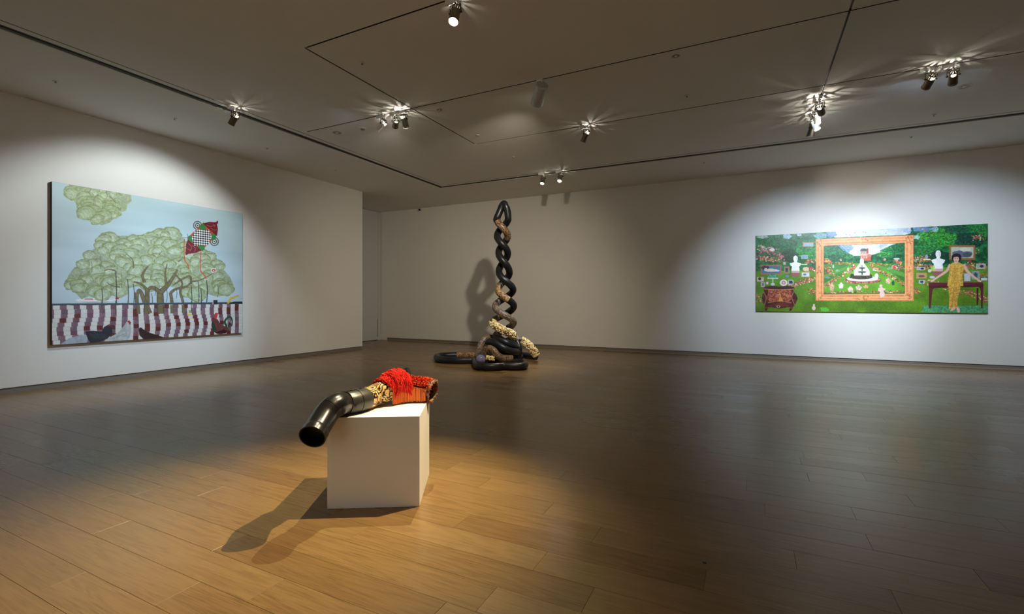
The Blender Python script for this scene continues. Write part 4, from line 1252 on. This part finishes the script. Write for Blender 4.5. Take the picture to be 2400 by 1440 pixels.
# sky
s.poly([(740, 60), (1540, 60), (1530, 190), (1480, 205), (830, 230), (760, 200)], (206, 214, 228), 0.95, 0.92 + 0.12 * n1)
for x, y, rx, ry, c in [(790, 195, 50, 34, (96, 130, 200)), (380, 220, 40, 24, (170, 200, 226)), (490, 205, 22, 14, (190, 200, 220)), (1640, 150, 90, 26, (110, 150, 214)), (1760, 150, 30, 26, (150, 196, 220)), (1590, 225, 30, 20, (170, 200, 200)), (690, 215, 60, 28, (120, 160, 170)), (150, 225, 60, 14, (180, 190, 180)), (1500, 165, 40, 20, (160, 180, 220))]:
    s.ell(x, y, rx, ry, c, 0, 0.85, 0.85 + 0.3 * n2, 0.12)
for x, y in [(1010, 185), (1090, 178), (965, 205), (1110, 182), (930, 200), (1300, 190)]: s.ell(x, y, 5, 5, (120, 120, 130))
rs = np.random.RandomState(2)
FL = [(214, 90, 110), (232, 150, 90), (236, 196, 96), (190, 54, 60), (240, 210, 200), (214, 120, 70), (90, 130, 50), (60, 110, 46), (180, 70, 120)]
def flowers(path, w, n, sz=7, cols=FL):
    p = np.asarray(path, float)
    t_ = rs.rand(n) * (len(p) - 1)
    i = t_.astype(int); f = (t_ - i)[:, None]
    q = p[i] * (1 - f) + p[np.minimum(i + 1, len(p) - 1)] * f
    q += rs.uniform(-1, 1, q.shape) * np.array([w * 0.6, w * 0.5])
    for (x, y) in q:
        s.ell(x, y, sz * rs.uniform(.6, 1.3), sz * rs.uniform(.5, 1.0), np.array(cols[rs.randint(len(cols))]) * rs.uniform(.75, 1.1), 0, 0.95, None, 0, 7)
# flower masses on both sides
for pth, w, n_ in [([(100, 420), (220, 430), (320, 440)], 50, 150), ([(120, 330), (240, 345)], 50, 70), ([(560, 460), (640, 450)], 40, 60), ([(1570, 440), (1690, 420)], 60, 110), ([(560, 520), (640, 530)], 40, 70), ([(1570, 500), (1720, 500)], 50, 110), ([(2040, 490), (2240, 500)], 60, 150), ([(380, 690), (520, 650), (640, 610)], 34, 170), ([(600, 730), (640, 740)], 46, 50), ([(1560, 720), (1600, 740)], 46, 40), ([(90, 790), (140, 810)], 60, 60), ([(1690, 640), (1900, 700), (2100, 760), (2250, 810)], 60, 330), ([(2000, 560), (2240, 600)], 50, 110), ([(2120, 230), (2200, 230)], 50, 50), ([(1600, 130), (1760, 160)], 60, 20), ([(2080, 400), (2160, 340)], 40, 30)]:
    flowers(pth, w, n_)
flowers([(100, 360), (300, 380), (330, 420)], 40, 60, 8, [(210, 80, 120), (230, 130, 150), (170, 60, 90), (110, 120, 60)])
flowers([(120, 300), (160, 330), (300, 330)], 30, 26, 9, [(210, 200, 190), (200, 120, 90), (170, 150, 150)])
# garden inside the big frame
IF = [(722, 308), (1475, 280), (1478, 752), (724, 760)]
s.poly(IF, (70, 132, 50), 1.0, 0.8 + 0.35 * n3)
s.poly([(722, 308), (1475, 280), (1476, 470), (723, 480)], (24, 92, 52), 1.0, 0.5 + 1.1 * (0.5 * n1 + 0.5 * n2))
s.poly([(860, 300), (1400, 285), (1330, 310), (1250, 370), (1140, 400), (1000, 400), (960, 380), (900, 330)], (222, 226, 236), 0.95, 0.9 + 0.14 * n1)
s.poly([(850, 302), (980, 298), (1000, 330), (940, 380), (890, 340)], (110, 140, 214), 0.8, 0.8 + 0.4 * n2); s.poly([(1240, 292), (1330, 288), (1240, 340)], (150, 170, 220), 0.7)
for cx, cy, rx, ry, col in [(780, 360, 60, 40, (30, 110, 56)), (1340, 360, 90, 40, (34, 120, 56)), (1420, 330, 50, 40, (24, 100, 50)), (830, 420, 70, 30, (22, 84, 44)), (1280, 390, 60, 26, (60, 140, 60)), (960, 410, 50, 18, (50, 120, 60)), (1400, 430, 70, 40, (24, 90, 50)), (900, 380, 40, 26, (40, 120, 60))]:
    s.ell(cx, cy, rx, ry, col, 0, 0.8, 0.55 + 0.9 * n2, 0.08)
s.rect(1062, 358, 1125, 440, (206, 170, 150)); s.rect(1062, 345, 1125, 360, (70, 90, 84)); s.ell(1095, 345, 30, 14, (70, 92, 84)); s.rect(1122, 330, 1138, 380, (176, 70, 52)); s.rect(1062, 400, 1160, 446, (206, 90, 70)); s.rect(1125, 385, 1165, 410, (196, 120, 96))
for x in (1070, 1085, 1102, 1118): s.rect(x, 366, x + 7, 380, (150, 110, 100)); s.rect(x, 405, x + 7, 425, (236, 220, 210))
s.poly([(1000, 470), (1200, 470), (1280, 520), (1475, 640), (1475, 745), (724, 750), (724, 660), (900, 560)], (104, 166, 44), 1.0, 0.88 + 0.2 * n3)
s.poly([(724, 610), (900, 540), (990, 500), (1000, 480), (960, 490), (724, 580)], (84, 150, 56), 1.0); s.poly([(1200, 490), (1290, 530), (1475, 600), (1475, 560), (1300, 505), (1180, 480)], (90, 150, 62), 1.0)
flowers([(724, 690), (800, 640), (900, 580), (990, 520), (1010, 490)], 24, 190, 7); flowers([(1476, 670), (1390, 610), (1280, 560), (1200, 515), (1160, 490)], 26, 190, 7)
flowers([(740, 500), (800, 560), (730, 540)], 40, 70); flowers([(740, 440), (780, 470)], 34, 60, 7, FL[:4]); flowers([(1360, 500), (1460, 520)], 40, 90); flowers([(1390, 450), (1440, 470)], 30, 50, 7, FL[:4]); flowers([(830, 470), (990, 470)], 20, 60, 6, [(200, 170, 70), (120, 150, 60), (180, 90, 70)]); flowers([(1150, 470), (1330, 490)], 20, 70, 6, [(210, 180, 70), (130, 150, 60), (190, 90, 70)])
flowers([(726, 745), (900, 740), (1100, 735), (1300, 735), (1476, 735)], 16, 190, 7)
s.ell(1085, 628, 178, 34, (150, 90, 80), 0, 1, 0.7 + 0.6 * n2); flowers([(915, 625), (960, 650), (1085, 655), (1200, 645), (1255, 620)], 10, 130, 6)
s.ell(1085, 615, 148, 26, (226, 230, 226)); s.ell(1070, 600, 105, 22, (80, 70, 56), 0, 1, 0.6 + 0.8 * n2); s.poly([(975, 570), (1165, 570), (1180, 605), (960, 610)], (72, 64, 46), 1, 0.5 + 1.0 * n2)
s.poly([(1078, 440), (1120, 500), (1150, 540), (1150, 585), (1005, 585), (1005, 540), (1035, 500)], (238, 242, 240), 0.97); s.ell(1078, 450, 18, 26, (238, 242, 240))
for cy, rx in ((515, 32), (552, 40)): s.ell(1080, cy, rx, 8, (60, 78, 56)); s.rect(1074, cy, 1086, cy + 26, (60, 74, 56))
s.rect(1075, 486, 1082, 510, (80, 96, 80)); s.ell(1215, 590, 18, 26, (230, 228, 220)); s.ell(1402, 428, 30, 8, (190, 210, 214))
for x, y, w, h_, c in [(798, 690, 22, 38, (222, 170, 150)), (884, 680, 22, 26, (236, 236, 226)), (972, 715, 26, 24, (228, 208, 186)), (1048, 700, 28, 22, (226, 196, 180)), (1115, 690, 24, 14, (226, 170, 120)), (1325, 636, 24, 26, (232, 186, 160)), (1370, 655, 14, 22, (40, 84, 60)), (760, 605, 26, 8, (120, 130, 150)), (820, 585, 12, 8, (210, 110, 100)), (1188, 530, 12, 12, (180, 190, 180)), (950, 525, 10, 16, (220, 190, 160)), (1290, 436, 12, 12, (220, 170, 140)), (880, 440, 10, 10, (220, 160, 140)), (850, 540, 24, 8, (130, 170, 140)), (1335, 520, 26, 10, (130, 170, 130)), (810, 500, 8, 16, (190, 190, 190))]:
    s.ell(x, y, w, h_, c, 0, 0.95, 0.85 + 0.3 * n2, 0.12); s.ell(x, y - h_ * 0.9, w * 0.35, w * 0.35, np.array(c) * 0.95)
# the ornate orange frame
fo = (226, 150, 96); fsh = (196, 112, 66); fhi = (244, 180, 124)
OFr = [(645, 245), (1560, 205), (1562, 822), (648, 822)]
for a_, b_ in (((0, 1)), ((1, 2)), ((2, 3)), ((3, 0))):
    s.poly([OFr[a_], OFr[b_], IF[b_], IF[a_]], fo, 1.0, 0.9 + 0.2 * n1)
def lerp2(A, B, t): return (A[0] + (B[0] - A[0]) * t, A[1] + (B[1] - A[1]) * t)
for t_, col, w in [(0.06, fsh, 5), (0.16, fhi, 8), (0.5, fhi, 12), (0.72, fsh, 6), (0.9, fhi, 8), (0.98, (150, 84, 50), 5)]:
    cs = [lerp2(OFr[k], IF[k], t_) for k in range(4)]
    for k in range(4): s.line([cs[k], cs[(k + 1) % 4]], w, col, 0.7)
orn = [(690, 285), (1515, 250), (1520, 775), (692, 778), (1085, 250), (1090, 795), (680, 530), (1522, 510)]
for k, (x, y) in enumerate(orn):
    big = k < 4
    for q in range(26 if big else 20):
        a_ = rs.uniform(0, 6.28); r_ = rs.uniform(0, 1)
        rx = (44 if big else (60 if k < 6 else 22)); ry = (40 if big else (22 if k < 6 else 60))
        s.ell(x + math.cos(a_) * rx * r_, y + math.sin(a_) * ry * r_, rs.uniform(5, 11), rs.uniform(4, 8), [fsh, fhi, (176, 100, 60), (236, 176, 110)][rs.randint(4)], rs.uniform(0, 3), 0.85)
# cherub perched on the frame
for x, y, rx, ry in [(1256, 682, 14, 16), (1262, 720, 20, 28), (1258, 765, 14, 28), (1280, 760, 12, 26), (1240, 715, 10, 18), (1284, 712, 16, 10)]: s.ell(x, y, rx, ry, (232, 196, 184))
# white busts on plum bases
for cx, top, sc_ in ((458, 400, 1.0), (1790, 350, 1.22)):
    f = sc_
    bl = lambda pts: [(cx + x * f, top + y * f) for x, y in pts]
    s.poly(bl([(-34, 140), (34, 140), (42, 196), (-42, 196)]), (150, 96, 92), 1)
    s.poly(bl([(-40, 120), (40, 120), (36, 160), (-36, 160)]), (206, 176, 176), 1)
    s.poly(bl([(-12, 45), (12, 45), (16, 62), (54, 72), (44, 96), (34, 100), (36, 140), (-36, 140), (-34, 100), (-44, 96), (-54, 72), (-16, 62)]), (246, 248, 250), 1)
    s.ell(cx, top + 28 * f, 21 * f, 30 * f, (246, 248, 250)); s.ell(cx + 8 * f, top + 26 * f, 8 * f, 18 * f, (226, 228, 232))
# framed pictures and small objects standing in the garden
def fr(x0, y0, x1, y1, edge, inner, parts=()):
    s.rect(x0, y0, x1, y1, edge); b_ = max(5, (x1 - x0) * 0.07)
    s.rect(x0 + b_, y0 + b_, x1 - b_, y1 - b_, inner)
    for (a, b2, c, d_, col) in parts: s.ell(x0 + a * (x1 - x0), y0 + b2 * (y1 - y0), c * (x1 - x0), d_ * (y1 - y0), col, 0, 1, None, 0.08)
fr(132, 485, 328, 578, (170, 112, 70), (64, 120, 160), [(0.22, 0.3, 0.2, 0.2, (60, 50, 60)), (0.5, 0.55, 0.3, 0.16, (228, 206, 196)), (0.75, 0.6, 0.16, 0.1, (228, 206, 196)), (0.25, 0.5, 0.08, 0.16, (226, 200, 190)), (0.72, 0.26, 0.14, 0.14, (86, 110, 120))])
fr(1892, 300, 2135, 436, (150, 108, 66), (190, 196, 176), [(0.5, 0.6, 0.38, 0.26, (96, 104, 130)), (0.3, 0.72, 0.16, 0.14, (60, 66, 84)), (0.62, 0.3, 0.24, 0.14, (212, 214, 196)), (0.7, 0.66, 0.18, 0.16, (70, 84, 100))])
fr(525, 275, 626, 316, (206, 130, 90), (150, 180, 210)); fr(512, 395, 572, 430, (190, 180, 150), (120, 160, 200)); fr(340, 455, 370, 488, (150, 110, 90), (190, 190, 180))
fr(352, 503, 400, 565, (196, 150, 110), (120, 112, 104), [(0.5, 0.5, 0.2, 0.3, (50, 46, 50))]); fr(512, 552, 592, 600, (196, 150, 110), (206, 216, 220), [(0.4, 0.5, 0.2, 0.2, (90, 130, 160))])
fr(96, 598, 166, 645, (170, 140, 80), (200, 190, 176), [(0.4, 0.4, 0.2, 0.3, (50, 44, 44))]); fr(136, 650, 172, 692, (206, 210, 210), (200, 120, 110), [(0.5, 0.4, 0.3, 0.2, (70, 120, 180))]); fr(182, 640, 208, 672, (160, 120, 130), (220, 210, 214))
fr(392, 627, 438, 668, (206, 214, 220), (70, 84, 110), [(0.5, 0.5, 0.3, 0.3, (40, 50, 70))]); s.ell(348, 653, 36, 30, (230, 226, 232)); s.ell(348, 653, 20, 17, (200, 120, 110)); s.ell(348, 653, 10, 9, (226, 200, 196)); s.ell(380, 590, 17, 14, (100, 140, 190)); s.ell(555, 525, 30, 20, (224, 190, 160)); s.ell(240, 345, 24, 16, (220, 210, 200))
fr(1588, 504, 1665, 535, (200, 190, 190), (160, 160, 170), [(0.7, 0.5, 0.2, 0.3, (40, 44, 60))]); fr(1585, 558, 1685, 612, (196, 140, 90), (176, 150, 110), [(0.5, 0.6, 0.3, 0.2, (110, 80, 66))]); fr(1608, 625, 1668, 662, (150, 150, 150), (200, 206, 210), [(0.5, 0.5, 0.3, 0.3, (60, 70, 90))])
fr(2145, 473, 2232, 520, (214, 206, 206), (170, 170, 176), [(0.6, 0.5, 0.2, 0.3, (60, 60, 70))]); fr(2105, 545, 2175, 620, (176, 186, 196), (130, 150, 160), [(0.5, 0.5, 0.25, 0.35, (60, 84, 90))]); fr(2030, 560, 2095, 640, (120, 140, 150), (196, 204, 206)); fr(2185, 600, 2255, 635, (60, 60, 70), (214, 214, 216))
s.ell(1682, 410, 12, 24, (140, 160, 196)); s.rect(1650, 430, 1720, 440, (236, 236, 150)); s.rect(500, 478, 568, 486, (220, 226, 160)); s.rect(1720, 490, 1760, 545, (200, 214, 110), 0.8); s.ell(1710, 540, 16, 16, (228, 206, 196)); s.ell(1735, 600, 26, 12, (196, 200, 214)); s.ell(2085, 448, 16, 10, (190, 50, 70))
# green lamp on a stand
s.poly([(222, 570), (272, 570), (296, 604), (288, 620), (204, 620), (196, 604)], (66, 156, 120), 1, 0.7 + 0.6 * n2); s.rect(196, 606, 296, 618, (190, 216, 196)); s.rect(242, 618, 252, 660, (190, 214, 206)); s.ell(247, 668, 20, 12, (190, 210, 206))
# bombe chest
chest = [(170, 690), (250, 680), (310, 690), (380, 680), (445, 692), (452, 710), (438, 730), (470, 770), (480, 800), (462, 850), (440, 880), (420, 915), (400, 916), (408, 880), (310, 895), (205, 880), (192, 915), (175, 912), (172, 870), (150, 830), (145, 770), (165, 735), (160, 708)]
s.poly(chest, (92, 40, 36), 1, 0.55 + 0.9 * n1)
s.poly([(205, 716), (415, 716), (425, 800), (400, 830), (220, 830), (196, 800)], (156, 80, 60), 1, 0.5 + 1.0 * n2)
s.poly([(170, 690), (250, 680), (310, 690), (380, 680), (445, 692), (440, 712), (180, 712)], (70, 34, 30)); s.line([(165, 712), (310, 718), (448, 712)], 5, (206, 150, 96)); s.line([(200, 840), (310, 826), (420, 840)], 5, (190, 120, 80)); s.line([(160, 740), (185, 790), (170, 860)], 5, (196, 130, 90)); s.line([(440, 740), (425, 790), (450, 860)], 5, (196, 130, 90))
s.poly([(316, 745), (330, 790), (345, 825), (300, 825), (310, 790)], (214, 150, 70)); flowers([(230, 760), (290, 770), (370, 770), (410, 780)], 30, 60, 7, [(190, 110, 70), (214, 150, 96), (120, 50, 40), (230, 170, 120)]); s.ell(300, 876, 18, 12, (196, 160, 130)); s.ell(300, 876, 10, 7, (60, 30, 30))
# plum altar table and green rug
s.poly([(1660, 865), (2250, 865), (2257, 935), (1630, 925)], (76, 150, 104), 1, 0.8 + 0.4 * n2)
for k in range(24): s.line([(1650 + k * 26, 925), (1672 + k * 25, 868)], 3, (130, 190, 140), 0.5)
tb = (96, 40, 46)
s.poly([(1702, 650), (2205, 645), (2215, 672), (1700, 680)], tb); s.poly([(1704, 680), (2214, 672), (2212, 700), (2180, 700), (2170, 690), (1760, 700), (1740, 716), (1706, 716)], (80, 30, 38)); s.poly([(1706, 700), (1742, 700), (1736, 745), (1722, 890), (1706, 890)], tb); s.poly([(2176, 690), (2214, 690), (2208, 890), (2192, 892), (2188, 730)], tb); s.poly([(2150, 700), (2168, 700), (2164, 860), (2152, 858)], (74, 28, 36)); s.line([(1704, 652), (2205, 647)], 5, (136, 72, 70))
# woman in a golden suit leaning on the table
skin = (226, 186, 166); gold = (214, 168, 74)
s.line([(1905, 480), (1870, 540), (1800, 590), (1740, 630)], 30, skin, 1, 15); s.line([(2025, 480), (2070, 550), (2130, 600), (2175, 632)], 30, skin, 1, 15)
s.ell(1738, 632, 22, 9, skin, -0.3); s.ell(2175, 634, 20, 9, skin, 0.3)
s.poly([(1884, 670), (2000, 670), (1996, 720), (1972, 800), (1972, 890), (1890, 895), (1896, 800)], (206, 160, 72), 1, 0.84 + 0.3 * n2)
s.line([(1940, 690), (1930, 780), (1920, 890)], 6, (170, 124, 50), 0.8)
s.poly([(1930, 462), (1985, 462), (2022, 478), (2032, 520), (2016, 570), (2026, 682), (1950, 690), (1876, 682), (1886, 600), (1896, 560), (1892, 520), (1902, 478)], gold, 1, 0.86 + 0.28 * n2)
s.line([(1945, 470), (1948, 560), (1946, 680)], 4, (176, 130, 56), 0.9); s.line([(1990, 490), (1985, 590), (2000, 680)], 8, (238, 204, 124), 0.6); s.line([(1915, 490), (1912, 590), (1900, 670)], 8, (238, 204, 124), 0.5)
s.poly([(1945, 445), (1975, 445), (1982, 466), (1958, 476), (1936, 466)], skin)
s.ell(1960, 412, 46, 34, (40, 24, 34)); s.ell(1962, 428, 44, 30, (40, 24, 34)); s.ell(1958, 430, 26, 32, skin); s.poly([(1928, 418), (1940, 396), (1985, 394), (1992, 420), (1970, 408), (1940, 412)], (40, 24, 34))
for x in (1947, 1969): s.ell(x, 427, 5, 2.6, (40, 26, 26)); s.line([(x - 7, 420), (x + 7, 419)], 2.5, (60, 34, 34))
s.line([(1957, 430), (1956, 440)], 3, (200, 150, 132)); s.ell(1957, 449, 8, 3, (186, 70, 76)); s.line([(1940, 480), (1958, 500), (1980, 480)], 3, (230, 200, 130))
s.poly([(1928, 880), (1950, 880), (1955, 895), (1920, 916), (1902, 914), (1908, 904)], skin); s.poly([(1962, 880), (1985, 880), (1996, 905), (1994, 928), (1976, 930), (1966, 905)], skin)
# little figures on the lawn
s.ell(632, 862, 10, 11, (222, 190, 184)); s.ell(630, 890, 18, 20, (222, 190, 184)); s.poly([(690, 885), (750, 885), (775, 905), (770, 920), (700, 918)], (90, 190, 60), 0.9)
s.a[:] = s.a * (0.96 + 0.08 * n2[..., None])
picture('garden_picture', 'wide glossy picture of a garden with an orange frame on the back wall', Vector((0.117, YB - 0.035, 2.96)), (1, 0, 0), 4.197, 1.833, 0.034, (0, -1, 0), M['edge2'], s, print_mat('garden_print', 0.35))
